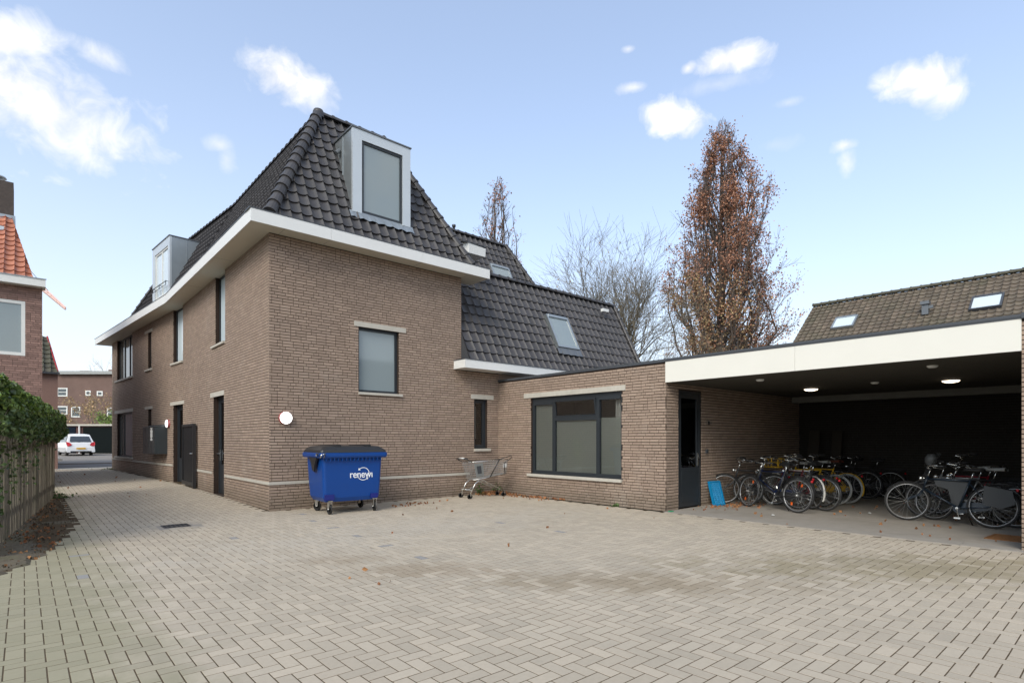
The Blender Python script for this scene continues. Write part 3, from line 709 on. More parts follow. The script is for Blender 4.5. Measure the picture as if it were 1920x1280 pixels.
ZB, ZR = 5.98, 9.38; RUN = 1.7; SL = math.hypot(RUN, ZR-ZB); cs, sn = RUN/SL, (ZR-ZB)/SL
xL, yF, xR = -.12, -.35, 5.03
# front slope with the dormer hole
rf = RF.slope((xL, yF, ZB), (1, 0, 0), (0, cs, sn), lambda v: v*cs, lambda v: (xR-xL)-v*cs, SL, holes=[(1.98, 3.42, .70, 2.95)])
# long slope, both directions
RF.slope((xL, 8.25, ZB), (0, -1, 0), (cs, 0, sn), lambda v: .04*v*cs, lambda v: (8.25-yF)-v*cs, SL)
e3 = np.array([-D3[0], -D3[1], 0.]); i3 = np.array([D3[1], -D3[0], 0.])   # inward
q3 = np.array([xL, 8.25, ZB])-e3*7.3
RF.slope(q3, e3, i3*cs+np.array([0, 0, sn]), lambda v: v*cs, lambda v: 7.3+.04*v*cs, SL, holes=[(2.85, 5.1, .45, 2.95)])
# low front slope (beside the tower) and upper rear slope
ZL0, ZL1, YL0, YL1 = 3.56, 6.40, -.37, 1.05; S2 = math.hypot(YL1-YL0, ZL1-ZL0); c2, s2_ = (YL1-YL0)/S2, (ZL1-ZL0)/S2
vz = lambda z: (z-ZL0)/s2_
RF.slope((4.885, YL0, ZL0), (1, 0, 0), (0, c2, s2_), lambda v: 0., lambda v: 12.61-4.885, S2, holes=[(8.50-4.885, 9.48-4.885, vz(4.28), vz(5.46))], w=.25, e=.315)
S3 = math.hypot(1.72, 3.42); c3, s3_ = 1.72/S3, 3.42/S3; YU = 3.73
RF.slope((5.0, YU, 6.0), (1, 0, 0), (0, c3, s3_), lambda v: 0., lambda v: 7.83-v*c3, S3, holes=[(9.74-5, 10.72-5, (7.55-6)/s3_, (8.3-6)/s3_)], w=.25, e=.315)
# hidden slopes that close the roof volume
tp = ZR-.03
fill = MB()
fill.add([(xR, yF, ZB), (xR, 6, ZB), (xR-RUN, 6, tp), (xR-RUN, yF+RUN, tp)], [(0, 1, 2, 3)])
fill.add([(xL+RUN, yF+RUN, tp), (xR-RUN, yF+RUN, tp), (xR-RUN, 5.4, tp), (11.1, 5.42, tp), (11.1, 13.8, tp), (.95, 13.8, tp), (xL+RUN, 8.3, tp)], [(0, 1, 2, 3, 4, 5, 6)])
fill.add([(-.75, 15.5, ZB), (.95, 13.8, tp), (11.1, 13.8, tp), (12.8, 15.5, ZB)], [(0, 1, 2, 3)])
fill.add([(12.8, YU, 6), (12.8, 15.5, 6), (11.1, 13.8, tp), (11.1, 5.42, tp)], [(0, 1, 2, 3)])
fill.add([(4.88, YL1, ZL1-.03), (12.61, YL1, ZL1-.03), (12.61, 6, ZL1-.03), (4.88, 6, ZL1-.03)], [(0, 1, 2, 3)])
fill.add([(12.61, YL0, ZL0), (12.61, YL1, ZL1-.05), (12.61, 6, ZL1-.05), (12.61, 6, 3.3)], [(0, 1, 2, 3)])
part('roof_top', fill, M['tile'], main)
RF.finish()
ridge(rf, (xL+.03, yF+.03, ZB+.05), (xL+RUN, yF+RUN, ZR+.03), (-1, -1, .9), r=.125, ln=.285)
ridge(rf, (xR-.03, yF+.03, ZB+.05), (xR-RUN, yF+RUN, ZR+.03), (1, -1, .9), r=.105, ln=.30)
ridge(rf, (xL+RUN-.02, yF+RUN, ZR+.02), (xR-RUN, yF+RUN, ZR+.02), (0, 0, 1), r=.085, ln=.33)
ridge(rf, (xL+RUN, yF+RUN, ZR+.01), (xL+RUN, 8.3, ZR+.01), (0, 0, 1), r=.085, ln=.33)
ridge(rf, (xL+RUN, 8.3, ZR+.01), (1.08, 13.9, ZR+.01), (0, 0, 1), r=.085, ln=.33)
ridge(rf, (-.70, 15.5, ZB+.05), (1.08, 13.9, ZR+.02), (-1, 1, .9), r=.10, ln=.33)
ridge(rf, (4.95, YL1, ZL1+.01), (12.64, YL1, ZL1+.01), (0, 0, 1), r=.09, ln=.35)
ridge(rf, (12.62, YL0, ZL0+.05), (12.62, YL1, ZL1+.02), (.6, -1, .3), r=.085, ln=.315)
ridge(rf, (5.2, YU+1.72, 9.43), (11.12, YU+1.72, 9.43), (0, 0, 1), r=.09, ln=.35)
ridge(rf, (12.8, YU, 6.03), (11.1, YU+1.7, 9.45), (1, -1, .9), r=.10, ln=.34)
# end cap of the hip
cp = MB(); cp.lathe([(.135, -.12), (.135, 0), (.11, .06), (.05, .09), (.005, .10)], (xL+RUN+.0, yF+RUN, ZR+.05), 12); part('hip_cap', cp, M['tile'], rf, True)
cp = MB(); cp.lathe([(.05, 0), (.05, .28), (.075, .285), (.075, .36), (.01, .37)], (8.62, 5.6, 9.38), 12); part('vent_pipe', cp, M['trim'], main, True)
cp = MB(); cp.lathe([(.07, 0), (.07, .12), (.10, .125), (.09, .2), (.01, .22)], (2.9, 1.6, 9.36), 12); part('vent_pipe', cp, M['zinc'], main, True)
v_ = MB(); v_.box(12.0-.5, .62, 6.0, 12.0-.2, .74, 6.1); part('snow_hook', v_, M['frameW'], main)
# front dormer
def dormer(root, T, x0, x1, z0, z1, depth, fx0, fx1, fz1, mull=None, pane='frost', slope=None, lab=None, rail=False, side_seam=.5):
    c_ = MB()                       # cheeks: quadrilaterals cut by the roof slope
    yb0, yb1 = 0.0, depth
    c_.add([(x0, 0, z0), (x0, yb1, z1), (x0, 0, z1), (x1, 0, z0), (x1, yb1, z1), (x1, 0, z1)], [(0, 1, 2), (3, 5, 4), (2, 1, 4, 5)])
    e = part('dormer', T(c_), M['zinc'], root)
    if lab: e['label'] = lab
    f = MB(); t_ = .035
    f.box(x0-.01, -t_, z0, fx0, 0.03, z1); f.box(fx1, -t_, z0, x1+.01, .03, z1); f.box(fx0, -t_-.001, fz1, fx1, .03, z1)
    part('dormer_front', T(f), M['zincL'], e)
    f = MB(); f.box(x0-.03, -t_-.025, z1+.001, x1+.03, depth+.05, z1+.028); part('dormer_roof', T(f), M['zincD'], e)
    fr = MB(); w_ = .055
    fr.box(fx0, -.01, z0+.01, fx0+w_, .05, fz1); fr.box(fx1-w_, -.01, z0+.01, fx1, .05, fz1); fr.box(fx0+w_, -.009, z0+.01, fx1-w_, .05, z0+.01+w_*1.4); fr.box(fx0+w_, -.009, fz1-w_, fx1-w_, .05, fz1)
    if mull: fr.box(mull-.025, -.008, z0+.05, mull+.025, .05, fz1-.02)
    part('dormer_window_frame', T(fr), M['frame'] if not mull else M['frameW'], e)
    p = MB(); p.add([(fx0+w_, .02, z0+.06), (fx1-w_, .02, z0+.06), (fx1-w_, .02, fz1-w_), (fx0+w_, .02, fz1-w_)], [(0, 1, 2, 3)]); part('pane', T(p), M[pane], e)
    sm = MB()
    for x in (x0, x1):
        d = -.012 if x == x0 else .012
        yy = side_seam; zb = z0+(z1-z0)*yy/depth; sm.box(x, yy-.008, zb, x+d, yy+.008, z1)
    part('seam', T(sm), M['zinc'], e)
    fl_ = MB(); fl_.box(x0-.09, -.10, z0-.10, x1+.09, -.035, z0-.02); 
    fl_ = MB()
    n_ = 22
    for i in range(n_+1):
        x = x0-.08+(x1-x0+.16)*i/n_; h = .018*math.sin(i*1.9)
        fl_.v += [(x, -.01, z0+.03), (x, -.095-.02, z0-.13+h-.02)]
    for i in range(n_): fl_.f.append((2*i, 2*i+1, 2*i+3, 2*i+2))
    part('flashing', T(fl_), M['zinc'], e)
    if rail:
        r_ = MB(); r_.tube([(fx0, -.10, z0+.42), (fx1, -.10, z0+.42)], .014); r_.tube([(fx0, -.10, z0+.30), (fx1, -.10, z0+.30)], .01)
        for x in (fx0, (fx0+fx1)/2, fx1): r_.tube([(x, -.10, z0+.28), (x, -.10, z0+.44)], .012); r_.tube([(x, -.10, z0+.42), (x, 0, z0+.42)], .01)
        part('railing', T(r_), M['frame'], e)
    return e
Td = local((0, .0), (6, .0))
dormer(main, Td, 1.82, 3.31, 6.68, 8.60, .96, 2.04, 3.10, 8.37, lab='zinc clad dormer with one tall frosted window')
o_ = MB(); o_.tube([(1.79, .62, 8.30), (1.70, .60, 8.20)], .045, 8); part('overflow_pipe', o_, M['zincD'], main)
A2 = np.array(END)+np.array([D3[1], -D3[0]])*.22; B2 = np.array(B0)+np.array([D3[1], -D3[0]])*.22
Td2 = local(A2, B2)
dormer(main, Td2, t2(4.40), t2(2.22), 6.60, 8.57, .98, t2(4.08), t2(2.42), 8.28, mull=t2(3.25), pane='frostB', rail=True, lab='zinc clad dormer with a pair of narrow panes and low railing')
# roof windows
def skylight(root, O, u, v, n, w, h, fm='zinc', pane='frost', name='roof_window', apron=True):
    O = np.array(O, float); u = np.array(u, float); v = np.array(v, float); n = np.array(n, float)
    def T(mb): mb.v = [tuple(O+u*x+v*y+n*z) for x, y, z in mb.v]; return mb
    f = MB(); t_ = .075; f.box(0, 0, -.05, t_, h, .07); f.box(w-t_, 0, -.05, w, h, .07); f.box(t_, 0, -.05, w-t_, t_, .068); f.box(t_, h-t_*1.3, -.05, w-t_, h, .085)
    fr = part(name, T(f), M[fm], root)
    p = MB(); p.add([(t_, t_, .045), (w-t_, t_, .045), (w-t_, h-t_, .045), (t_, h-t_, .045)], [(0, 1, 2, 3)]); part('pane', T(p), M[pane], fr)
    if apron:
        a = MB(); k_ = 10
        for i in range(k_+1): a.v += [(w*i/k_*1.1-.05*w, .0, .035), (w*i/k_*1.1-.05*w, -.24, .03+.012*math.sin(i*2.2))]
        for i in range(k_): a.f.append((2*i, 2*i+1, 2*i+3, 2*i+2))
        part('apron', T(a), M['zincD'], fr)
    return fr
nl = np.array([0, -s2_, c2])
skylight(main, np.array([8.50, YL0, ZL0])+np.array([0, c2, s2_])*vz(4.30)+nl*.03, (1, 0, 0), (0, c2, s2_), nl, .98, 1.22)
nu = np.array([0, -s3_, c3])
skylight(main, np.array([9.74, YU, 6.0])+np.array([0, c3, s3_])*((7.5-6)/s3_)+nu*.03, (1, 0, 0), (0, c3, s3_), nu, .98, .86, apron=False)

# ------------------------------------------------------------------ annex with the bicycle shelter
AX = 6.158; YC = -5.40; YE = -10.84; XB = 12.9; ZP = 3.085
annex = thing('flat_roofed_annex', 'low flat-roofed brick annex with wide three-part window and open bicycle shelter under a cream fascia', 'building', (AX, YC, 0))
AB = Building(annex, M['brick'], M['mortar'])
Ta = local((AX, 0), (AX, YC)); ya = lambda y: -y
AB.wall((AX, -.002), (AX, YC), 0, ZP, [(ya(-1.33), ya(-4.26), .60, 2.57)], reveal=.11)
AB.wall((AX+.022, YC), (XB, YC), .0, 2.66, [(6.62-AX-.022, 7.55-AX-.022, .0, 2.53)], depth=.15)
AB.wall((AX, YE), (AX, YE-2.5), 0, ZP)
AB.finish()
DB = Building(annex, M['brickShade'], M['dark'], keep=0)  # back wall: bricks and joints coloured near black to stand for deep shade
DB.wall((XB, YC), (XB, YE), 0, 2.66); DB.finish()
o = MB(); o.add([(XB, YE, 0), (AX+.02, YE, 0), (AX+.02, YE, 2.66), (XB, YE, 2.66)], [(0, 1, 2, 3)]); part('inner_side_wall', o, M['brickShade'], annex)
# ceiling, roof slab, fascia, parapet trim
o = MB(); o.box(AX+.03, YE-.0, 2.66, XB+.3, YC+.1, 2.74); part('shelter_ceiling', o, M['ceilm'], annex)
o = MB(); o.box(12.33, YE+.02, 2.50, 12.5, YC-.02, 2.659); part('beam', o, M['beam'], annex)
o = MB(); o.box(AX+.2, YE-2.5, 2.9, XB+.3, -.05, 2.98); o.box(XB+.3, YE-2.5, 0, XB+.32, 0, 3.08); part('roof_deck', o, M['trim'], annex)
fascia_run(annex, (AX+.0, YC), (AX+.0, YE), 2.672, ZP, (2.56,), M['fasciaC'], th=.03)
o = MB(); o.box(AX-.02, YC+.0005, ZP+.002, AX+.3, 0-.003, ZP+.062); part('parapet_trim', o, M['trim'], annex)
o = MB(); o.box(AX-.045, YE, ZP+.021, AX+.3, YC, ZP+.062); part('parapet_trim', o, M['trim'], annex)
o = MB(); o.box(AX-.055, YE-2.5, ZP+.002, AX+.3, YE-.0005, ZP+.075); part('parapet_trim', o, M['trim'], annex)
for (px_, h) in ((8.9, .35), (10.2, .22)):
    cp = MB(); cp.lathe([(.06, 0), (.06, h-.1), (.09, h-.09), (.09, h), (.01, h+.02)], (px_, -5.9, 3.0), 12); part('vent_pipe', cp, M['trim'], annex, True)
# the wide window
x0, x1 = ya(-1.33), ya(-4.26)
f = MB(); d0, d1 = .06, .14
f.box(x0, d0, .60, x0+.075, d1, 2.57); f.box(x1-.06, d0, .60, x1, d1, 2.57); f.box(x0+.075, d0+.001, .60, x1-.06, d1, .69); f.box(x0+.075, d0+.001, 2.47, x1-.06, d1, 2.57)
f.box(2.06, d0-.006, .69, 2.15, d1, 2.47); f.box(3.49, d0-.006, .69, 3.585, d1, 2.47); f.box(2.15, d0-.004, 1.95, 3.49, d1, 2.04)
f.box(x0+.075, d0-.02, 2.37, 2.06, d1-.02, 2.47); f.box(3.585, d0-.02, 2.40, x1-.06, d1-.02, 2.47)
wf = part('wide_window', Ta(f), M['frame'], annex)
for (a, b, c0, c1) in ((x0+.075, 2.06, .69, 2.37), (2.15, 3.49, .69, 1.95), (3.585, x1-.06, .69, 2.40)):
    g_ = MB(); g_.add([(a, .095, c0), (b, .095, c0), (b, .095, c1), (a, .095, c1)], [(0, 1, 2, 3)]); part('pane', Ta(g_), M['glass'], wf)
for (a, b, c0, c1) in ((x0+.075, 2.06, .69, 2.37), (2.15, 3.49, .69, 1.95), (3.585, x1-.06, .69, 1.99)):
    g_ = MB(); g_.add([(a, .125, c0), (b, .125, c0), (b, .125, c1), (a, .125, c1)], [(0, 1, 2, 3)]); part('privacy_film', Ta(g_), M['film'], wf)
s = MB(); s.box(-.67, -.02, 0, .67, .02, .045); s.box(-.67, -.02, .045, -.625, .02, .43); s.box(.625, -.02, .045, .67, .02, .43); s.box(-.625, -.02, .385, .625, .02, .43)
an = R_(-9); 
def tl(p): x, y, z = p; z2 = z-0.0; return Vector((x+2.82, d0+.03+y*math.cos(an)+z2*math.sin(an)*-1*(-1)*.0-(-z2*math.sin(an)) , 2.04+z2*math.cos(an)))
s.xf(tl); vs_ = part('top_vent_sash', Ta(s), M['frame'], wf)
s = MB(); s.add([(-.62, 0, .045), (.62, 0, .045), (.62, 0, .385), (-.62, 0, .385)], [(0, 1, 2, 3)]); s.xf(tl); part('pane', Ta(s), M['glass'], wf)
s = MB(); s.box(1.22, -.05, .53, 4.28, .07, .598); part('sill', Ta(s), M['band'], wf)
s = MB(); s.box(1.07, -.014, 2.572, 4.37, .055, 2.69); part('lintel', Ta(s), M['band'], wf)
rm = MB(); y0, y1_ = .2, 2.6; xa, xb, za, zb = x0-.8, x1+.6, .1, 2.6
rm.add([(xa, y0, za), (xa, y1_, za), (xb, y1_, za), (xb, y0, za), (xa, y0, zb), (xa, y1_, zb), (xb, y1_, zb), (xb, y0, zb)], [(0, 1, 2, 3), (4, 5, 6, 7), (0, 1, 5, 4), (2, 3, 7, 6), (1, 2, 6, 5)])
rm.box(x0, .15, .62, x1, .55, .68)
part('room', Ta(rm), M['room'], annex)
# things inside the window
cu = MB(); k_ = 26
for i in range(k_+1):
    x = 3.92+.26*i/k_; y = .23+.03*math.sin(i*1.4); cu.v += [(x, y, .75), (x, y, 2.5)]
for i in range(k_): cu.f.append((2*i, 2*i+2, 2*i+3, 2*i+1))
cu = Ta(cu); c_o = part('curtain', cu, M['curtain'], None); c_o['label'] = 'pale folded curtain hanging in the right part of the wide window'; c_o['category'] = 'curtain'
pt = thing('potted_plant', 'green plant in a white pot behind the frosted middle pane of the wide window', 'plant', (AX+.30, -2.72, .682))
p = MB(); p.lathe([(.075, 0), (.09, .17), (.095, .18), (.085, .18), (.08, .16)], n=16); part('pot', p, M['pot'], pt, True, world=False)
p = MB()
for i in range(26):
    a = random.uniform(0, 6.28); l_ = random.uniform(.35, .85); sp_ = random.uniform(.03, .16)
    q = [Vector((math.cos(a)*sp_*t, math.sin(a)*sp_*t, .15+l_*t-.15*t*t*sp_)) for t in (0, .35, .7, 1)]
    wv = Vector((-math.sin(a), math.cos(a), 0))
    b = len(p.v)
    for j, qq in enumerate(q): ww = (.012, .022, .018, .002)[j]; p.v += [tuple(qq-wv*ww), tuple(qq+wv*ww)]
    for j in range(3): p.f.append((b+2*j, b+2*j+1, b+2*j+3, b+2*j+2))
part('foliage', p, M['plant'], pt, world=False)
wb = MB(); wb.lathe([(.06, 0), (.065, .2), (.03, .24), (.03, .26)], n=12); o = part('white_jar', wb, M['pot'], None, True); o.location = (AX+.28, -4.05, .682); o['label'] = 'white jar standing behind the right pane of the wide window'; o['category'] = 'jar'
# shelter door
Tdr = local((AX+.022, YC), (XB, YC)); dx = AX+.022
door(annex, Tdr, 6.62-dx, 7.55-dx, .02, 2.53, None, gl='glassD', dep=.02, kick=.86, lab='dark door with a tall glass panel')

# ------------------------------------------------------------------ lamps
def wall_lamp(label, T_loc, ang, r=.128):
    t_ = thing('wall_lamp', label, 'lamp', T_loc, (0, 0, ang), 'round wall lamps on the brick')
    b = MB(); b.lathe([(r+.006, 0), (r+.006, -.055), (r-.004, -.07)], n=32, axis='y'); part('lamp_base', b, M['lampring'], t_, True, world=False)
    b = MB(); b.lathe([(r-.003, -.03), (r-.003, -.072), (r-.02, -.088), (r*.6, -.098), (.004, -.102)], n=32, axis='y'); part('lamp_glass', b, M['lampw'], t_, True, world=False)
wall_lamp('round lit wall lamp on the brick gable above the blue waste container', (.315, -.003, 1.935), 0)
lp = np.array(B0)+D3*1.55
wall_lamp('round lit wall lamp above the mailboxes beside the entrance door', (lp[0]-.003, lp[1], 2.02), math.atan2(-D3[1], -D3[0]))
for (lab, x, y) in (('lit round ceiling lamp of the shelter, left one above the bicycles', 9.75, -6.88), ('lit round ceiling lamp of the shelter, right one nearer the far pier', 9.85, -9.42)):
    t_ = thing('ceiling_lamp', lab, 'lamp', (x, y, 2.66), group='ceiling lamps of the shelter')
    b = MB(); b.lathe([(.155, 0), (.155, -.022), (.145, -.026)], n=28); part('lamp_base', b, M['frameW'], t_, True, world=False)
    b = MB(); b.lathe([(.142, -.018), (.14, -.034), (.11, -.052), (.06, -.062), (.004, -.064)], n=28); part('lamp_glass', b, M['lampc'], t_, True, world=False)
for i, (x, y, lab) in enumerate(((7.03, -6.95, 'flat round sensor on the shelter ceiling near the fascia, left of the lamps'), (9.32, -8.27, 'small round sensor on the shelter ceiling between the two lamps'), (7.07, -9.69, 'flat round sensor on the shelter ceiling in front of the right lamp'))):
    b = MB(); b.lathe([(.075, 0), (.075, -.02), (.05, -.035), (.003, -.038)], n=18); o = part('ceiling_sensor', b, M['frameW'], None, True); o.location = (x, y, 2.66); o['label'] = lab; o['category'] = 'sensor'; o['group'] = 'ceiling sensors'
# small wall fittings beside the shelter door
b = MB(); b.box(-.04, -.05, -.04, .04, 0, .04); b.tube([(.05, -.03, 0), (.12, -.05, 0)], .015); o = part('security_camera', b, M['chrome'], None); o.location = (7.78, YC, 1.86); o['label'] = 'small metal fitting on the brick wall right of the shelter door'; o['category'] = 'wall fitting'
b = MB(); b.box(-.035, -.04, -.045, .035, 0, .045); o = part('light_switch', b, M['trim'], None); o.location = (7.75, YC, 1.22); o['label'] = 'dark switch box on the brick wall beside the shelter door handle'; o['category'] = 'switch'

# mailbox bank
mt_ = lambda t, out: np.array(B0)+D3*t+np.array([-D3[1], D3[0]])*out
Tm = local(END, B0)
mbx = thing('mailbox_bank', 'dark grey bank of mailboxes fixed to the brick wall left of the entrance', 'mailbox', (*mt_(3.0, 0), 1.0))
x0, x1 = t2(3.35), t2(1.74)
b = MB(); b.box(x0, -.36, 1.0, x1, -.001, 1.92); b.add([(x0-.02, -.38, 1.921), (x1+.02, -.38, 1.921), (x1+.02, -.001, 2.0), (x0-.02, -.001, 2.0), (x0-.02, -.001, 1.921), (x1+.02, -.001, 1.921)], [(0, 1, 2, 3), (0, 3, 4), (1, 5, 2), (0, 4, 5, 1)]); part('housing', Tm(b), M['mail'], mbx)
for i in range(4):
    for j in range(3):
        a = x0+.04+i*(x1-x0-.08)/4; z = 1.04+j*.29; b = MB(); b.box(a+.01, -.368, z, a+(x1-x0-.08)/4-.01, -.3605, z+.27); b.box(a+.06, -.376, z+.19, a+(x1-x0-.08)/4-.06, -.369, z+.23); part('letter_flap', Tm(b), M['mail'], mbx)
b = MB(); b.box(x1-.55, -.375, 1.45, x1-.30, -.3695, 1.88); part('notice', Tm(b), M['paper'], mbx)
# open louvred gate leaf folded against the wall
gt = thing('gate_leaf', 'black metal gate leaf with a lever handle standing open against the brick wall', 'gate', (-.09, 7.75, .1))
def bx(n, a, b_, c_, d, e, f_, mt): m_ = MB(); m_.box(a, b_, c_, d, e, f_); part(n, m_, mt, gt)
ga, gb = 6.25, 7.75
m_ = MB(); m_.box(-.13, ga, .12, -.05, ga+.07, 1.95); m_.box(-.13, gb-.05, .12, -.05, gb, 1.95); m_.box(-.13, ga+.07, 1.87, -.05, gb-.05, 1.95); m_.box(-.13, ga+.07, .12, -.05, gb-.05, .24); part('gate_frame', m_, M['black'], gt)
for i in range(22): bx('bar', -.10, ga+.09+i*.058, .24, -.075, ga+.125+i*.058, 1.87, M['black'])
m_ = MB(); m_.tube([(-.13, ga+.10, 1.08), (-.17, ga+.10, 1.08), (-.17, ga+.24, 1.08)], .013); part('lever_handle', m_, M['chrome'], gt)
m_ = MB(); m_.box(-.12, ga+.0, .06, -.05, ga+.05, .12); part('lock_foot', m_, M['black'], gt)

# ------------------------------------------------------------------ drains
def drain(loc, w, d, ang, lab, mt, n=9):
    t_ = thing('drain_grate', lab, 'drain', loc, (0, 0, ang))
    b = MB(); f_ = .03; b.box(0, 0, -.03, w, f_, .004); b.box(0, d-f_, -.03, w, d, .004); b.box(0, f_, -.03, f_, d-f_, .004); b.box(w-f_, f_, -.03, w, d-f_, .004); part('grate_frame', b, M[mt], t_, world=False)
    for i in range(n): b = MB(); x = f_+(w-2*f_)*(i+.3)/n; b.box(x, f_, -.02, x+(w-2*f_)/n*.45, d-f_, .0); part('grate_bar', b, M[mt], t_, world=False)
    b = MB(); b.box(0, 0, -.045, w, d, -.035); part('sump', b, M['soil'], t_, world=False)
sr_ = MB(); sr_.box(-2.22, -1.28, -.04, -1.46, -.56, .0003); part('drain_surround', sr_, M['conc'], paving); sr_ = MB(); sr_.box(-2.03, -1.10, -.02, -1.65, -.74, .0012); part('drain_opening', sr_, M['dark'], paving)
drain((-2.04, -1.11, .002), .40, .38, 0, 'sunken dark drain grate in the paving of the alley', 'black', 5)
drain((6.95, -10.75, .012), .62, .42, R_(-4), 'rusty brown drain grate in the concrete by the shelter edge', 'rust', 12)

# ------------------------------------------------------------------ waste container
bn = thing('waste_container', 'blue four-wheeled waste container with black lid reading renewi, parked against the brick gable', 'waste container', (.52, -1.36, 0), (0, 0, R_(-3.5)))
W_, D_ = 1.34, 1.0
def loft(rings):
    m_ = MB(); n = len(rings[0])
    for r in rings: m_.v += [tuple(p) for p in r]
    for i in range(len(rings)-1):
        for j in range(n): m_.f.append((i*n+j, i*n+(j+1) % n, (i+1)*n+(j+1) % n, (i+1)*n+j))
    m_.f.append(tuple(range(n))[::-1]); m_.f.append(tuple((len(rings)-1)*n+j for j in range(n))); return m_
def rr(x0, y0, x1, y1, z, r=.06, k=4):
    P = []
    for (cx, cy, a) in ((x1-r, y0+r, -90), (x1-r, y1-r, 0), (x0+r, y1-r, 90), (x0+r, y0+r, 180)):
        for i in range(k+1): t_ = R_(a+90*i/k); P.append((cx+r*math.cos(t_), cy+r*math.sin(t_), z))
    return P
body = loft([rr(.13, .09, W_-.13, D_-.12, .25, .05), rr(.085, .055, W_-.085, D_-.08, .33), rr(.07, .035, W_-.07, D_-.05, .60), rr(.045, .01, W_-.05, D_-.02, 1.10), rr(.04, .0, W_-.045, D_, 1.14)])
part('body', body, M['binblue'], bn, False, world=False)
rim = loft([rr(-.01, -.05, W_+.02, D_+.03, 1.12, .04), rr(-.03, -.07, W_+.04, D_+.05, 1.155, .05), rr(-.03, -.07, W_+.04, D_+.05, 1.212, .05), rr(-.01, -.05, W_+.02, D_+.03, 1.225, .05)]); part('rim', rim, M['binblue'], bn, False, world=False)
lid = loft([rr(-.015, -.06, W_+.025, D_+.04, 1.226, .05), rr(.0, -.045, W_+.01, D_+.02, 1.275, .06), rr(.08, .03, W_-.08, D_-.05, 1.345, .10), rr(.2, .15, W_-.2, D_-.15, 1.36, .12)])
lid.box(.30, .02, 1.28, .42, D_-.1, 1.378); lid.box(W_-.42, .02, 1.28, W_-.30, D_-.1, 1.378); part('lid', lid, M['black'], bn, False, world=False)
rb = MB()
for i in range(15): x = .09+i*(W_-.2)/14; rb.box(x, -.045, 1.06, x+.012, .005, 1.12)
part('rim_ribs', rb, M['binblue'], bn, world=False)
hg = MB(); hg.add([(.0, .16, 1.13), (.0, .60, 1.13), (.02, .52, .98), (.02, .48, .88), (.02, .36, .84), (.0, .28, .96), (.035, .16, 1.13), (.035, .60, 1.13), (.05, .52, .98), (.05, .48, .88), (.05, .36, .84), (.04, .28, .96)],
       [(0, 1, 2, 3, 4, 5), (0, 6, 7, 1), (1, 7, 8, 2), (2, 8, 9, 3), (3, 9, 10, 4), (4, 10, 11, 5), (5, 11, 6, 0)]); hg.v = [(x-.03, y, z) for x, y, z in hg.v]; part('side_hinge', hg, M['black'], bn, world=False)
cr = MB(); cr.tube([(-.02, -.06, 1.13), (-.02, -.10, 1.19), (.05, -.10, 1.21), (.05, -.06, 1.13)], .016); cr.lathe([(.03, -.05), (.03, .05)], (-.03, .0, 1.19), 12, 'x'); part('lift_bracket', cr, M['chrome'], bn, True, world=False)
pk = MB(); pk.box(.10, .02, .29, .28, .08, .40); pk.box(W_-.30, .02, .29, W_-.14, .08, .38); part('wheel_mounts', pk, M['bindark'], bn, world=False)
for (x, y, a) in ((.22, .12, 8), (W_-.18, .12, -5), (.22, D_-.16, 25), (W_-.18, D_-.16, 12)):
    wh = thing('x', '', '') if False else None
    m_ = MB(); m_.box(-.05, -.05, .255, .05, .05, .27); m_.box(-.034, -.045, .10, -.026, .03, .256); m_.box(.026, -.045, .10, .034, .03, .256); m_.tube([(-.045, 0, .1), (.045, 0, .1)], .012)
    m_.xf(lambda p: Matrix.Rotation(R_(a), 3, 'Z') @ p+Vector((x, y, 0))); cs_ = part('caster', m_, M['chrome'], bn, world=False)
    w_ = MB(); w_.lathe([(.085, -.018), (.099, -.012), (.10, 0), (.099, .012), (.085, .018)], n=20, axis='x'); w_.xf(lambda p: Matrix.Rotation(R_(a), 3, 'Z') @ (p+Vector((0, 0, .1)))+Vector((x, y, 0))); part('wheel', w_, M['rubber'], cs_, True, world=False)
# logo: word and two curved arrows
def text_part(txt, size, loc, rot, mt, parent, sx=1., name='lettering', bold=.0):
    cu_ = bpy.data.curves.new(name, 'FONT'); cu_.body = txt; cu_.size = size; cu_.align_x = 'CENTER'; cu_.align_y = 'CENTER'; cu_.offset = bold; cu_.extrude = .0008; cu_.resolution_u = 4; cu_.space_character = .96
    to = bpy.data.objects.new('tmp', cu_); COL.objects.link(to); dg = bpy.context.evaluated_depsgraph_get(); me = bpy.data.meshes.new_from_object(to.evaluated_get(dg))
    bpy.data.objects.remove(to); me.materials.clear(); me.materials.append(mt); ob = put(name, me, parent); ob.location = loc; ob.rotation_euler = rot; ob.scale = (sx, 1, 1); return ob
fy = lambda z: .01+(1.10-z)/.5*.025 - .003
lx, lz = .845, .775
text_part('renewi', .205, (lx-.006, fy(lz)-.001, lz), (R_(90)-.05, 0, 0), M['white'], bn, .90, bold=.0018)
ar = MB()
def arc(r, a0, a1, w_=.017, n=22):
    b = len(ar.v)
    for i in range(n+1):
        t_ = R_(a0+(a1-a0)*i/n)
        for q in (r-w_/2, r+w_/2): x, z = lx+.035+q*math.cos(t_), lz+.012+q*math.sin(t_); ar.v.append((x, fy(z)-.002, z))
    for i in range(n): ar.f.append((b+2*i, b+2*i+1, b+2*i+3, b+2*i+2))
def head(r, a, s_, L_=.05):
    t_ = R_(a); c_ = Vector((lx+.035+r*math.cos(t_), 0, lz+.012+r*math.sin(t_))); tg = Vector((-math.sin(t_), 0, math.cos(t_)))*s_; nr = Vector((math.cos(t_), 0, math.sin(t_)))
    P = [c_+tg*L_, c_+nr*.032-tg*.0, c_-nr*.032-tg*.0]; b = len(ar.v)
    for p in P: ar.v.append((p.x, fy(p.z)-.0025, p.z))
    ar.f.append((b, b+1, b+2))
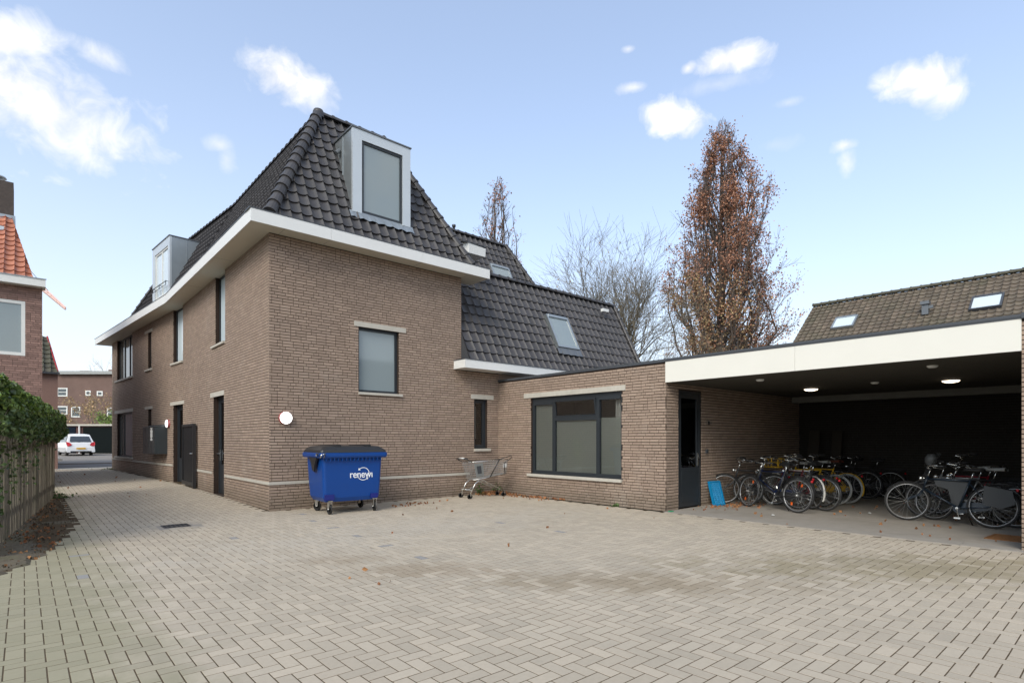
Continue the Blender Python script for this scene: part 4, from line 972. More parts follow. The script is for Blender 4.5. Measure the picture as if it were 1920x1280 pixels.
arc(.126, 0, 128, .014); head(.126, 128, 1, .04); arc(.126, 180, 308, .014); head(.126, 308, 1, .04)
part('arrow_ring', ar, M['white'], bn, world=False)

# ------------------------------------------------------------------ shopping trolley
ct = thing('shopping_trolley', 'abandoned silver wire shopping trolley by the wall corner under the narrow window', 'shopping cart', (4.72, -.60, 0), (0, 0, R_(-6))); ct.scale = (1.2, 1.0, 1.0)
# local: x forward (nose), y left
def basket_pt(u, v, side):      # u along 0..1, v height 0..1
    x = .02+.84*u*(1-.0*v)+(-.10*v)*(1-u); w_ = .21+.05*v-.06*u+.0; z = .47+.12*u+v*(.45-.12*u*.6); return Vector((x, w_*side, z))
m_ = MB()
for s_ in (-1, 1):
    for i in range(25): u = i/24; m_.tube([basket_pt(u, 0, s_), basket_pt(u, 1, s_)], .0036, 3)
    for j in range(9): v = j/8; m_.tube([basket_pt(0, v, s_), basket_pt(1, v, s_)], .004, 3)
for i in range(25): u = i/24; m_.tube([basket_pt(u, 0, -1), basket_pt(u, 0, 1)], .0028, 3)
for i in range(9):
    t_ = i/8*2-1
    m_.tube([basket_pt(1, 0, t_), basket_pt(1, 1, t_)], .0036, 3); m_.tube([basket_pt(0, 0, t_), basket_pt(0, 1, t_)], .0036, 3); m_.tube([basket_pt(0, 0, t_), basket_pt(1, 0, t_)], .0028, 3)
for j in range(5): v = j/4; m_.tube([basket_pt(1, v, -1), basket_pt(1, v, 1)], .003, 3)
part('wire_basket', m_, mat('galvanised_wire', (.36, .36, .35), .45, .35), ct, world=False)
m_ = MB(); P = [basket_pt(0, 1, -1), basket_pt(1, 1, -1), basket_pt(1, 1, 1), basket_pt(0, 1, 1)]; m_.tube(P+[P[0]], .009, 6); P = [basket_pt(0, 0, -1), basket_pt(1, 0, -1), basket_pt(1, 0, 1), basket_pt(0, 0, 1)]; m_.tube(P+[P[0]], .008, 6); part('basket_rim', m_, M['chrome'], ct, True, world=False)
for s_ in (-1, 1):
    m_ = MB(); m_.tube([(-.10, .22*s_, .13), (.02, .22*s_, .38), (.12, .21*s_, .45), (.22, .20*s_, .44), (.62, .15*s_, .24), (.80, .14*s_, .13)], .013, 8); part('leg', m_, M['chrome'], ct, True, world=False)
    for x, yy in ((-.10, .22), (.80, .14)):
        m_ = MB(); m_.box(x-.015, yy*s_-.022, .07, x+.015, yy*s_-.018, .14); m_.box(x-.015, yy*s_+.018, .07, x+.015, yy*s_+.022, .14); c_ = part('caster', m_, M['chrome'], ct, world=False)
        w_ = MB(); w_.lathe([(.05, -.012), (.062, -.008), (.062, .008), (.05, .012)], (x-.015, yy*s_, .062), 16, 'y'); part('wheel', w_, M['rubber'], c_, True, world=False)
    m_ = MB(); m_.tube([basket_pt(.0, 1, s_), (-.16, .25*s_, .97), (-.20, .25*s_, 1.0)], .012, 6); part('handle_arm', m_, M['black'], ct, True, world=False)
m_ = MB(); m_.tube([(-.20, -.26, 1.0), (-.20, .26, 1.0)], .018, 8); part('push_handle', m_, M['black'], ct, True, world=False)
m_ = MB(); m_.tube([(-.205, -.12, 1.012), (-.205, .12, 1.012)], .019, 8); part('handle_sleeve', m_, M['paper'], ct, True, world=False)
m_ = MB(); a_, b_, c_, d_ = basket_pt(.05, .9, -1), basket_pt(.28, .9, -1), basket_pt(.28, .15, -1), basket_pt(.05, .15, -1); m_.add([p+Vector((0, -.006, 0)) for p in (a_, b_, c_, d_)]+[p+Vector((0, -.001, 0)) for p in (a_, b_, c_, d_)], [(0, 1, 2, 3), (4, 7, 6, 5), (0, 4, 5, 1), (1, 5, 6, 2), (2, 6, 7, 3), (3, 7, 4, 0)]); part('side_panel', m_, M['zinc'], ct, world=False)
m_ = MB(); a_, b_, c_, d_ = basket_pt(.10, .75, -1), basket_pt(.22, .75, -1), basket_pt(.22, .3, -1), basket_pt(.10, .3, -1); m_.add([p+Vector((0, -.010, 0)) for p in (a_, b_, c_, d_)], [(0, 1, 2, 3)]); part('panel_insert', m_, M['trim'], ct, world=False)
m_ = MB(); a_, b_, c_, d_ = basket_pt(.86, .72, -1), basket_pt(.97, .72, -1), basket_pt(.97, .45, -1), basket_pt(.86, .45, -1); m_.add([p+Vector((0, -.010, 0)) for p in (a_, b_, c_, d_)], [(0, 1, 2, 3)]); part('label_plate', m_, M['paper'], ct, world=False)
m_ = MB(); m_.tube([basket_pt(.45, 0, -1)+Vector((0, -.02, 0)), basket_pt(.75, 1, -1)+Vector((0, -.02, .02)), (.86, -.2, 1.04), (.98, -.14, 1.06), (1.03, -.08, 1.0), (.98, 0, .93), (.86, -.12, .91), (.76, -.20, .86), (.78, -.21, .6)], .010, 6); part('security_cable', m_, M['black'], ct, True, world=False)
m_ = MB(); m_.tube([(-.05, -.2, .20), (-.05, .2, .20)], .008, 5); m_.tube([(-.16, .1, .22), (.02, .1, .21), (.1, 0, .3)], .008, 5); m_.tube([(-.16, -.1, .22), (.02, -.1, .21), (.1, 0, .3)], .008, 5); m_.tube([(-.16, -.13, .24), (-.16, .13, .24)], .01, 5); part('lower_rack', m_, M['chrome'], ct, True, world=False)

# ------------------------------------------------------------------ bicycles
def bike(label, rear, front, frame='black', fender='black', rimc='steel', lean=3, steer=0, wb=None, lady=False, rack=True, crate=None, cguard=None, saddle='black', stand=True, tyre='rubber', spokes=24, reflectors=False, bars='chrome', group='bicycles parked in the shelter', extras=None, barstyle=0, R=.345, hb=0.):
    rear = np.array(rear, float); front = np.array(front, float); d = front-rear; wbl = wb or min(1.2, max(1.05, np.linalg.norm(d))); ang = math.atan2(d[1], d[0])
    mid = (rear+front)/2; base = mid-d/np.linalg.norm(d)*wbl/2
    t_ = thing('bicycle', label, 'bicycle', (base[0], base[1], .006), (R_(lean), 0, ang), group)
    hd0, hd1 = Vector((wbl-.235, 0, .60)), Vector((wbl-.295, 0, .80)); axs = (hd1-hd0).normalized()
    RS = Matrix.Rotation(R_(steer), 4, axs)
    def S(m_, start=0): return m_.xf(lambda p: (RS @ (p-hd0))+hd0, start)
    P_ = lambda n, m_, mt, par=t_, sm=True: part(n, m_, M[mt] if isinstance(mt, str) else mt, par, sm, world=False)
    for k_, (hx, st_) in enumerate(((0, False), (wbl, True))):
        m_ = MB(); m_.torus((hx, 0, R), (0, 1, 0), R-.018, .019, 36, 7); w = P_('wheel', S(m_) if st_ else m_, tyre)
        m_ = MB(); m_.torus((hx, 0, R), (0, 1, 0), R-.040, .010, 36, 5, sq=1.2); P_('rim', S(m_) if st_ else m_, rimc, w)
        m_ = MB(); m_.tube([(hx, -.05, R), (hx, .05, R)], .02 if k_ else .028, 8); m_.tube([(hx, -.075, R), (hx, .075, R)], .008, 6)
        for i in range(spokes):
            a = 2*math.pi*i/spokes; b_ = a+(.55 if i % 2 else -.55); y = .028*(1 if i % 4 < 2 else -1)
            m_.tube([(hx+.024*math.cos(b_), y, R+.024*math.sin(b_)), (hx+(R-.045)*math.cos(a), 0, R+(R-.045)*math.sin(a))], .0016, 3, False)
        P_('spokes', S(m_) if st_ else m_, 'steel', w)
        if reflectors:
            for a in (-.9, 1.9): m_ = MB(); m_.box(hx+.22*math.cos(a)-.018, -.03, R+.22*math.sin(a)-.03, hx+.22*math.cos(a)+.018, -.02, R+.22*math.sin(a)+.03); P_('reflector', S(m_) if st_ else m_, mat('reflector_orange', (.75, .12, .01), .3), w, False)
    BBp = Vector((.46, 0, .29)); seat = Vector((.30, 0, .80)); rh = Vector((0, 0, R))
    m_ = MB(); m_.tube([BBp, seat], .016, 8); m_.tube([hd0-axs*.02, hd1+axs*.02], .019, 8)
    if lady: m_.tube([hd0, hd0+(BBp-hd0)*.45-Vector((0, 0, .04)), BBp], .016, 8); m_.tube([hd1, hd1+(BBp-hd1)*.5-Vector((.02, 0, .03)), Vector((.42, 0, .42))], .014, 8)
    else: m_.tube([hd0, BBp], .017, 8); m_.tube([hd1-axs*.03, seat-Vector((-.01, 0, .03))], .0145, 8)
    for s_ in (-1, 1): m_.tube([BBp+Vector((-.03, .03*s_, 0)), rh+Vector((0, .06*s_, 0))], .009, 6); m_.tube([seat-Vector((-.01, -.02*s_, .08)), rh+Vector((0, .06*s_, 0))], .0075, 6)
    P_('frame', m_, frame)
    m_ = MB()
    for s_ in (-1, 1): m_.tube([hd0-axs*.03+Vector((0, .04*s_, 0)), hd0-axs*.12+Vector((.02, .05*s_, 0)), Vector((wbl-.02, .055*s_, R+.05)), Vector((wbl, .055*s_, R))], .010, 6)
    m_.tube([hd0-axs*.03+Vector((0, -.05, 0)), hd0-axs*.03+Vector((0, .05, 0))], .014, 6); P_('fork', S(m_), frame)
    m_ = MB(); top = hd1+axs*(.16+hb)
    m_.tube([hd1, top], .012, 8); m_.tube([top, top+Vector((.05, 0, .02))], .013, 8); q = top+Vector((.05, 0, .02))
    if barstyle == 0: sh = [(-.20, .30, .05), (-.08, .29, .07), (.02, .16, .05), (0, 0, 0)]
    else: sh = [(-.06, .30, .02), (-.02, .2, .03), (.0, .08, .01), (0, 0, 0)]
    pts_ = [q+Vector((a, b_, c_)) for a, b_, c_ in sh]+[q+Vector((a, -b_, c_)) for a, b_, c_ in sh[::-1][1:]]
    m_.tube(pts_, .011, 7); P_('handlebar', S(m_), bars)
    for s_ in (-1, 1):
        e = q+Vector((sh[0][0], s_*sh[0][1], sh[0][2])); e2 = q+Vector((sh[1][0], s_*sh[1][1], sh[1][2])); m_ = MB(); m_.tube([e+(e-e2).normalized()*.02, e+(e2-e)*.9], .017, 8); P_('grip', S(m_), 'black')
        m_ = MB(); m_.tube([e2+Vector((.0, 0, -.01)), e2+Vector((.05, s_*.01, -.03)), e+Vector((.02, s_*.02, -.035))], .006, 5); P_('brake_lever', S(m_), 'chrome')
    m_ = MB(); sp2 = seat+(seat-BBp).normalized()*.13; m_.tube([seat, sp2], .012, 8); P_('seat_post', m_, 'chrome')
    m_ = MB(); n = 9
    for i in range(n):
        t2_ = i/(n-1); x = sp2.x-.13+.27*t2_; w_ = .095*(1-t2_)**.75+.018; h = .03+.02*(1-t2_)
        for (yy, zz) in ((-w_, -.01), (-w_*.7, h*.7), (0, h), (w_*.7, h*.7), (w_, -.01), (0, -.02)): m_.v.append((x, yy, sp2.z+.03+zz))
    for i in range(n-1):
        for j in range(6): m_.f.append((i*6+j, i*6+(j+1) % 6, (i+1)*6+(j+1) % 6, (i+1)*6+j))
    m_.f.append(tuple(range(6))); m_.f.append(tuple((n-1)*6+j for j in range(6))); P_('saddle', m_, saddle)
    if fender:
        for k_, (hx, a0, a1, st_) in enumerate(((0, R_(-205), R_(10), False), (wbl, R_(-170), R_(-15), True))):
            m_ = MB(); n = 20; b = len(m_.v)
            for i in range(n+1):
                t2_ = -a0+(a1-a0)*-i/n if False else None
            lo, hi = (R_(35), R_(200)) if k_ == 0 else (R_(30), R_(165))
            if k_ == 0: lo, hi = R_(20), R_(205)
            for i in range(n+1):
                a = lo+(hi-lo)*i/n
                for (yy, rr_) in ((-.024, R+.006), (-.014, R+.020), (.014, R+.020), (.024, R+.006)): m_.v.append((hx+rr_*math.cos(a), yy, R+rr_*math.sin(a)))
            for i in range(n):
                for j in range(3): m_.f.append((i*4+j, i*4+j+1, (i+1)*4+j+1, (i+1)*4+j))
            P_('mudguard', S(m_) if st_ else m_, fender)
            m_ = MB()
            for s_ in (-1, 1): a = hi-.25 if k_ == 0 else lo+.4; m_.tube([(hx, .05*s_, R), (hx+(R+.01)*math.cos(a), .02*s_, R+(R+.01)*math.sin(a))], .0025, 4)
            P_('mudguard_stay', S(m_) if st_ else m_, 'steel')
        m_ = MB(); m_.box(-R-.055, -.018, R+.0, -R-.035, .018, R+.12) if fender == 'white' else m_.lathe([(.022, 0), (.026, -.02), (.02, -.035)], (-R*.72-.04, 0, R+.30), 12, 'x'); P_('rear_light', m_, 'red' if fender != 'white' else 'white')
    if rack:
        m_ = MB()
        for s_ in (-1, 1): m_.tube([(.20, .05*s_, .73), (.05, .06*s_, .74), (-.28, .06*s_, .735), (-.32, .03*s_, .735)], .006, 6); m_.tube([(-.20, .06*s_, .735), (0, .065*s_, R)], .005, 5)
        for x in (-.25, -.12, .02): m_.tube([(x, -.06, .736), (x, .06, .736)], .005, 5)
        P_('luggage_rack', m_, 'black')
    cg = cguard or frame
    m_ = MB()
    m_.add([(-.03, .052, R+.045), (.1, .052, R+.06), (.5, .052, .39), (.56, .052, .33), (.55, .052, .24), (.48, .052, .19), (.02, .052, R-.05), (-.04, .052, R-.03)]+[(x, -.07+.0, z) for x, z in ((-.03, R+.045), (.1, R+.06), (.5, .39), (.56, .33), (.55, .24), (.48, .19), (.02, R-.05), (-.04, R-.03))], [(0, 1, 2, 3, 4, 5, 6, 7)])
    m_.v = m_.v[:8]; m_.v += [(x, .072, z) for x, y, z in m_.v]; m_.f = [(7, 6, 5, 4, 3, 2, 1, 0), (8, 9, 10, 11, 12, 13, 14, 15)]+[(i, (i+1) % 8, 8+(i+1) % 8, 8+i) for i in range(8)]
    m_.v = [(x, -y, z) for x, y, z in m_.v]; P_('chain_guard', m_, cg, sm=False)
    m_ = MB(); a = random.uniform(-1.9, -1.2)
    for s_ in (-1, 1): e = BBp+Vector((.17*math.cos(a), .085*s_, .17*math.sin(a)))*1; e = Vector((BBp.x+s_*.17*math.cos(a), .09*s_, BBp.z+s_*.17*math.sin(a))); m_.tube([BBp+Vector((0, .085*s_, 0)), e], .009, 6); m_.box(e.x-.045, min(e.y, e.y+.09*s_), e.z-.012, e.x+.045, max(e.y, e.y+.09*s_), e.z+.012)
    m_.tube([BBp-Vector((0, .09, 0)), BBp+Vector((0, .09, 0))], .02, 8); P_('crank_set', m_, 'chrome', sm=False)
    m_ = MB(); m_.lathe([(.015, -.05), (.04, -.02), (.042, .02), (.036, .025)], tuple(hd1+Vector((.10, 0, -.02))), 14, 'x'); P_('headlight', S(m_), 'chrome')
    if stand: m_ = MB(); m_.tube([(.36, .06 if lean > 0 else -.06, .27), (.30, (.17 if lean > 0 else -.17)*-1, .012)], .009, 6); m_.tube([(.30, -.17 if lean > 0 else .17, .014), (.25, -.18 if lean > 0 else .18, .012)], .008, 5); P_('kickstand', m_, 'black')
    if crate:
        m_ = MB(); b0 = hd1+Vector((.10, 0, .03)); X0, X1, Y0, Y1, Z0, Z1 = b0.x, b0.x+.30, -.19, .19, b0.z, b0.z+.20
        for z in (Z0, (Z0+Z1)/2, Z1): m_.tube([(X0, Y0, z), (X1, Y0, z), (X1, Y1, z), (X0, Y1, z), (X0, Y0, z)], .009, 6)
        for x, y in ((X0, Y0), (X1, Y0), (X1, Y1), (X0, Y1), (X0, 0), (X1, 0), ((X0+X1)/2, Y0), ((X0+X1)/2, Y1)): m_.tube([(x, y, Z0), (x, y, Z1)], .009, 6)
        for i in range(5): y = Y0+(Y1-Y0)*i/4; m_.tube([(X0, y, Z0), (X1, y, Z0)], .007, 5)
        P_('carrier_crate', S(m_), crate)
    if extras: extras(t_, S, P_, wbl, hd0, hd1)
    return t_
cy_ = mat('bike_yellow', (.62, .36, .015), .4); cyr = mat('bike_red', (.20, .008, .018), .35); cbl = mat('bike_blue', (.005, .012, .05), .35); csv = mat('bike_silver', (.34, .34, .34), .35, .6); cwh = mat('bike_white', (.65, .63, .58), .4); cbw = mat('saddle_brown', (.11, .032, .018), .5); cnavy = mat('bike_navy', (.012, .022, .035), .3); cgy = mat('seat_grey', (.045, .047, .047), .6); cgr = mat('saddle_grey', (.28, .28, .26), .6)
M.update(byellow=cy_, bred=cyr, bblue=cbl, bsilver=csv, bwhite=cwh, sbrown=cbw, bnavy=cnavy, seatgrey=cgy, sgrey=cgr)
def ex_big(t_, S, P_, wbl, hd0, hd1):     # transparent windscreen, skirt guard, folded child seat
    m_ = MB(); m_.add([(wbl-.18, -.16, .62), (wbl-.18, .16, .62), (wbl-.36, .19, 1.10), (wbl-.36, -.19, 1.10), (wbl-.46, .17, 1.24), (wbl-.46, -.17, 1.24)], [(0, 1, 2, 3), (3, 2, 4, 5)]); P_('windscreen', S(m_), 'lexan')
    for s_ in (-1, 1):
        m_ = MB(); m_.add([(.10, .075*s_, .70), (-.26, .07*s_, .64), (-.30, .07*s_, .42), (-.12, .07*s_, .33), (.12, .075*s_, .40)], [(0, 1, 2, 3, 4)]); P_('skirt_guard', m_, 'seatgrey')
    m_ = MB(); m_.add([(.34, -.10, .80), (.84, -.06, .80), (.80, -.06, .66), (.62, -.07, .60), (.56, -.08, .34), (.46, -.08, .30), (.40, -.09, .45)], [(0, 1, 2, 3, 4, 5, 6)]); m_.v += [(x, y+.05, z) for x, y, z in m_.v]; m_.f += [(13, 12, 11, 10, 9, 8, 7)]+[(i, (i+1) % 7, 7+(i+1) % 7, 7+i) for i in range(7)]; P_('frame_bag', m_, 'seatgrey', sm=False)
    m_ = MB(); m_.lathe([(.05, 0), (.09, .05), (.09, .13), (.05, .2)], (wbl-.34, 0, 1.02), 14); P_('handlebar_pouch', S(m_), 'seatgrey')
bike('black city bicycle with orange wheel reflectors, foremost in the left cluster', (7.90, -7.30), (8.20, -6.12), 'black', 'black', 'bsilver', lean=4, steer=-14, lady=True, reflectors=True, rack=True, barstyle=1)
bike('blue-framed bicycle right behind the black one with orange reflectors', (8.55, -7.05), (8.62, -5.95), 'bblue', 'black', 'bsilver', lean=5, steer=12, hb=.06)
bike('bicycle seen nearly end-on between the blue crate and the blue-framed bicycle', (8.85, -6.3), (8.42, -5.62), 'black', 'black', 'bsilver', lean=-3, steer=4, rack=True, crate=None)
bike('silver and red racing-style bicycle with white rear mudguard beside the yellow bicycles', (8.72, -7.30), (9.35, -6.15), 'bred', 'bwhite', 'bsilver', lean=4, steer=-8, saddle='sgrey')
bike('dark bicycle with yellow front carrier and white-tipped frame behind the foremost bicycle', (9.35, -7.25), (9.55, -6.1), 'bwhite', 'black', 'bsilver', lean=4, steer=14, crate='byellow', hb=.10, saddle='black')
bike('yellow bicycle with yellow chain guard and grey tyres, nearer of the two yellow ones', (10.0, -7.30), (9.95, -6.15), 'byellow', None, 'bsilver', lean=3, steer=-10, cguard='byellow', rack=True, tyre='sgrey', saddle='sgrey')
bike('yellow bicycle with yellow mudguard and brown saddle, farther of the two yellow ones', (10.5, -7.38), (10.6, -6.25), 'byellow', 'byellow', 'bsilver', lean=3, steer=10, tyre='sgrey', saddle='sbrown', hb=.08)
bike('black bicycle deep in the dark shelter, left one of the pair', (12.0, -7.35), (12.1, -6.25), 'black', 'black', 'bsilver', lean=3, steer=8, spokes=16)
bike('black bicycle deep in the dark shelter, right one of the pair by the back wall', (12.45, -7.75), (12.3, -6.6), 'black', 'black', 'steel', lean=-3, steer=-8, spokes=16)
bike('big dark navy transport bicycle with windscreen and frame bag beside the right pier', (8.27, -10.27), (8.40, -9.02), 'bnavy', 'black', 'bsilver', lean=5, steer=28, wb=1.22, extras=ex_big, saddle='black', R=.352)
bike('silver bicycle standing right behind the navy transport bicycle', (9.05, -10.25), (9.15, -9.1), 'bsilver', 'bsilver', 'bsilver', lean=4, steer=-16, saddle='sgrey')
bike('red-framed bicycle third from the front in the right cluster', (9.65, -10.3), (9.72, -9.2), 'bred', 'black', 'bsilver', lean=4, steer=10, saddle='black')
bike('black bicycle with tall curved handlebar at the back of the right cluster', (10.3, -10.3), (10.2, -9.15), 'black', 'black', 'bsilver', lean=-4, steer=-12, hb=.16, spokes=16)
bike('plain black bicycle squeezed between the blue-framed bicycle and the silver and red one', (8.65, -7.55), (8.95, -6.42), 'black', 'black', 'steel', lean=2, steer=20, saddle='black', hb=.05)
bike('dark bicycle between the navy transport bicycle and the silver one behind it', (8.66, -10.5), (8.78, -9.35), 'black', 'black', 'steel', lean=4, steer=-10, saddle='sgrey')
# blue folding crate leaning on the wall
cr = thing('folding_crate', 'bright blue perforated plastic crate panel leaning against the brick beside the shelter door', 'crate', (7.72, -5.62, .012), (R_(-16), 0, R_(-12)))
m_ = MB(); W2, H2 = .36, .56
m_.box(0, 0, 0, W2, .05, .03); m_.box(0, 0, H2-.03, W2, .05, H2); m_.box(0, 0, .03, .03, .05, H2-.03); m_.box(W2-.03, 0, .03, W2, .05, H2-.03); part('crate_frame', m_, M['crate'], cr, world=False)
m_ = MB()
for i in range(-6, 12):
    for sg in (1, -1):
        x0, z0 = i*.05, .03
        pts = []
        for k_ in range(2):
            t_ = 0 if k_ == 0 else .5; pts.append((x0+sg*t_*.55+(0 if sg > 0 else .1), z0+t_))
        (xa, za), (xb, zb) = pts
        # clip to the panel
        def cl_(x, z, dx, dz):
            return x, z
        n = 20; seg = [(xa+(xb-xa)*q/n, za+(zb-za)*q/n) for q in range(n+1)]; seg = [p for p in seg if .03 <= p[0] <= W2-.03 and p[1] <= H2-.03]
        if len(seg) > 1: m_.tube([(seg[0][0], .015, seg[0][1]), (seg[-1][0], .015, seg[-1][1])], .008, 4)
m_.box(.03, .022, .03, W2-.03, .026, H2-.03)
part('lattice', m_, M['crate'], cr, world=False)
# boards standing in the dark at the back
for i, (x, y, w_) in enumerate(((12.2, -6.1, .28), (12.35, -6.6, .24))):
    b = MB(); b.box(-.02, 0, 0, .02, w_, 1.75); o = part('plank', b, mat('plank_wood', (.022, .017, .011), .8), None); o.location = (x, y, .005); o.rotation_euler = (0, R_(10), 0); o['category'] = 'plank'
    o['label'] = ('left of two upright boards leaning at the dark back wall of the shelter', 'right of two upright boards leaning at the dark back wall of the shelter')[i]; o['group'] = 'boards at the back wall'

# ------------------------------------------------------------------ fence with ivy
fence = thing('picket_fence', 'weathered vertical wooden slat fence overgrown with ivy along the alley', 'fence', (-3.7, 2, 0))
FA, FB = np.array([-4.22, -2.6]), np.array([-3.22, 6.05]); fd = (FB-FA); FL = np.linalg.norm(fd); fd /= FL; fn = np.array([fd[1], -fd[0]])
fang = math.atan2(fd[1], fd[0]); pitch = .118; nsl = int(FL/pitch)
sm_ = {}
for i in range(nsl):
    k_ = i % 5
    if k_ not in sm_:
        h = 1.62+random.uniform(-.02, .03); w_ = .078
        m_ = MB(); m_.box(0, -.012, 0, w_, .012, h); sm_[k_] = newmesh('slat', m_.v, m_.f, M['wood'])
    p = FA+fd*(i*pitch); ob = put('slat', sm_[k_], fence); ob.location = (p[0]+3.7, p[1]-2, gz(p[1])+.02+random.uniform(-.015, .015)); ob.rotation_euler = (random.gauss(0, .008), random.gauss(0, .008), fang+random.gauss(0, .03))
for z in (.35, 1.35):
    q = MB(); q.box(0, .013, z, FL, .05, z+.07); q.v = [(FA[0]+fd[0]*x-fn[0]*y, FA[1]+fd[1]*x-fn[1]*y, zz) for x, y, zz in q.v]; part('rail', q, M['wood'], fence)
for i in range(6):
    p = FA+fd*(FL*i/5)-fn*.10; q = MB(); q.box(p[0]-.04, p[1]-.04, 0, p[0]+.04, p[1]+.04, 1.7); part('post', q, M['wood'], fence)
def leafcloud(name, P_, size, mt, parent=None, up=None, **tags):
    """many small folded leaves: P_ centres; two triangles-pairs per leaf"""
    n = len(P_); P_ = np.asarray(P_, float)
    a = rng.normal(size=(n, 3)); a /= np.linalg.norm(a, axis=1)[:, None]
    b = rng.normal(size=(n, 3))
    if up is not None: b = b+np.array(up)*2.2
    b -= a*np.sum(a*b, axis=1)[:, None]; b /= np.linalg.norm(b, axis=1)[:, None]
    s_ = (size*rng.uniform(.6, 1.35, n))[:, None]
    n3_ = np.cross(a, b)
    v0 = P_-a*s_*.5; v1 = P_+b*s_*.38+n3_*s_*.10; v2 = P_+a*s_*.55; v3 = P_-b*s_*.38+n3_*s_*.10
    V = np.stack([v0, v1, v2, v3], 1).reshape(-1, 3); off = worldoff(parent) if parent is not None else np.zeros(3)
    Q = np.arange(4*n).reshape(-1, 4)
    return put(name, fastmesh(name, V-off, Q, mt), parent, **tags)
ivy = thing('ivy', 'dense green ivy spilling over the top of the wooden slat fence', 'climbing plant', (-3.8, 2, 0))
def ivy_pts(n, spread=1.):
    out = []
    while len(out) < n:
        s_ = random.random(); p = FA+fd*(FL*s_+random.gauss(0, .05)); top = 2.30-.36*s_+.13*mnoise.noise(Vector((s_*11, 0, 5)))+.10*mnoise.noise(Vector((s_*33, 0, 8)))
        low = 1.60-.15*s_+.30*mnoise.noise(Vector((s_*14, 3, 1)))
        r = random.random()
        z = low+(top-low)*(r**.75)
        halfw = .23*math.sqrt(max(.02, 1-((z-1.85)/.62)**2))*(1+.5*mnoise.noise(Vector((s_*20, z*4, 2))))
        o_ = halfw*(1-random.random()**2.2)*(1 if random.random() < .68 else -1)
        if mnoise.noise(Vector((s_*26, z*5, o_*5))) < -.22: continue
        if s_ > .985: continue
        q = p+fn*o_; out.append((q[0], q[1], z+gz(q[1])))
    return out
leafcloud('foliage', ivy_pts(13000), .078, M['ivy'], ivy, up=(0.5, -.3, .6)); leafcloud('young_foliage', [p for p in ivy_pts(15000) if p[2] > 1.88], .075, M['ivy2'], ivy, up=(.3, -.3, .8))
# strands hanging over the slats
st_ = MB(); hp = []
for i in range(15):
    s_ = min(.97, abs(random.gauss(0, .42))) if i < 45 else random.random(); p = FA+fd*(FL*s_)+fn*.03; z = 1.5; pts = []
    L_ = random.uniform(.3, 1.35) if s_ < .5 else random.uniform(.2, .8)
    while z > 1.5-L_ and z > .1:
        pts.append((p[0]+random.gauss(0, .008), p[1], z+gz(p[1]))); p = p+fd*random.gauss(0, .05)
        z -= .08
        if random.random() < .9:
            for _ in range(random.randint(1, 4)): hp.append((p[0]+fn[0]*.02+random.gauss(0, .035), p[1]+random.gauss(0, .04), z+random.gauss(0, .03)))
    if len(pts) > 1: st_.tube(pts, .004, 3)
part('strands', st_, M['barkG'], ivy, kind='stuff'); leafcloud('hanging_leaves', hp, .062, M['ivy'], ivy, up=(1, -.5, .2))
cnp = MB(); 
for i in range(60):
    s_ = random.random(); p = FA+fd*(FL*s_); q0 = Vector((p[0], p[1], 1.4)); q1 = q0+Vector((random.uniform(-.15, .3), random.uniform(-.3, .3), random.uniform(.4, .75))); cnp.tube([q0, (q0+q1)/2+Vector((.05, 0, .05)), q1], [.009, .006, .003], 4)
part('stems', cnp, M['barkG'], ivy)

# ------------------------------------------------------------------ fallen leaves and weeds
def lit(n, fn_):
    out = []
    while len(out) < n:
        p = fn_()
        if p: out.append((p[0], p[1], gz(p[1])+.012+random.uniform(0, .012)))
    return out
L1 = lit(260, lambda: (lambda x, y: (x, y) if in_soil(x-.05, y) else None)(random.gauss(-3.7, .3), random.uniform(-4, 6)))
L2 = [(x, y, z+random.uniform(0, .05)) for x, y, z in lit(520, lambda: (6.0-abs(random.gauss(0, .28)), -abs(random.gauss(0, .35))-.03))]
L2 += [(x, y, z+random.uniform(0, .02)) for x, y, z in lit(150, lambda: (6.1-abs(random.gauss(0, .18)), random.uniform(-2.6, -.2)))]
L3 = lit(16, lambda: (random.uniform(-2.5, 6.0), random.uniform(-7.0, -.2)))
L4 = lit(70, lambda: (random.uniform(6.1, 12), random.uniform(-10.7, -5.5)))
L5 = lit(130, lambda: (8.2+random.gauss(0, .5), -5.9+random.gauss(0, .22)))
L6 = lit(40, lambda: (random.gauss(2.9, .35), random.gauss(-.9, .14)))
L7 = lit(22, lambda: (random.uniform(-3, -.3), random.uniform(4, 19)))
leafcloud('fallen_leaves', L2+L3+L4+L5+L6+L7, .062, M['dry'], None, up=(0, 0, 3.5), kind='stuff')
leafcloud('leaf_litter', L1, .058, M['dry'], None, up=(0, 0, 2.0), kind='stuff')
Lm = lit(1100, lambda: (lambda x, y: (x, y) if in_soil(x-.02, y) else None)(random.gauss(-3.7, .4), random.uniform(-4, 7)))
leafcloud('twig_litter', Lm, .035, mat('litter_dark', (.07, .05, .03), .9, island=.3), None, up=(0, 0, 2.5), kind='stuff')
def weed(x, y, n, r, h, lab):
    P_ = [(x+random.gauss(0, r), y+random.gauss(0, r*.6), gz(y)+abs(random.gauss(0, h))) for _ in range(n)]
    o = leafcloud('weed', P_, .05, M['weed'], None, up=(0, 0, .8)); o['label'] = lab; o['category'] = 'weed'
weed(6.02, -.10, 160, .10, .10, 'green weed growing in the inner brick corner by the trolley')
weed(5.45, -.10, 110, .08, .11, 'green weed under the trolley against the wall')
weed(6.09, -4.15, 70, .04, .02, 'small weed at the foot of the annex wall below the wide window')
weed(-.92, 18.3, 70, .25, .04, 'low moss and weeds at the far corner of the apartment building')
weed(-3.2, 5.6, 150, .15, .06, 'green weeds at the far foot of the wooden fence')
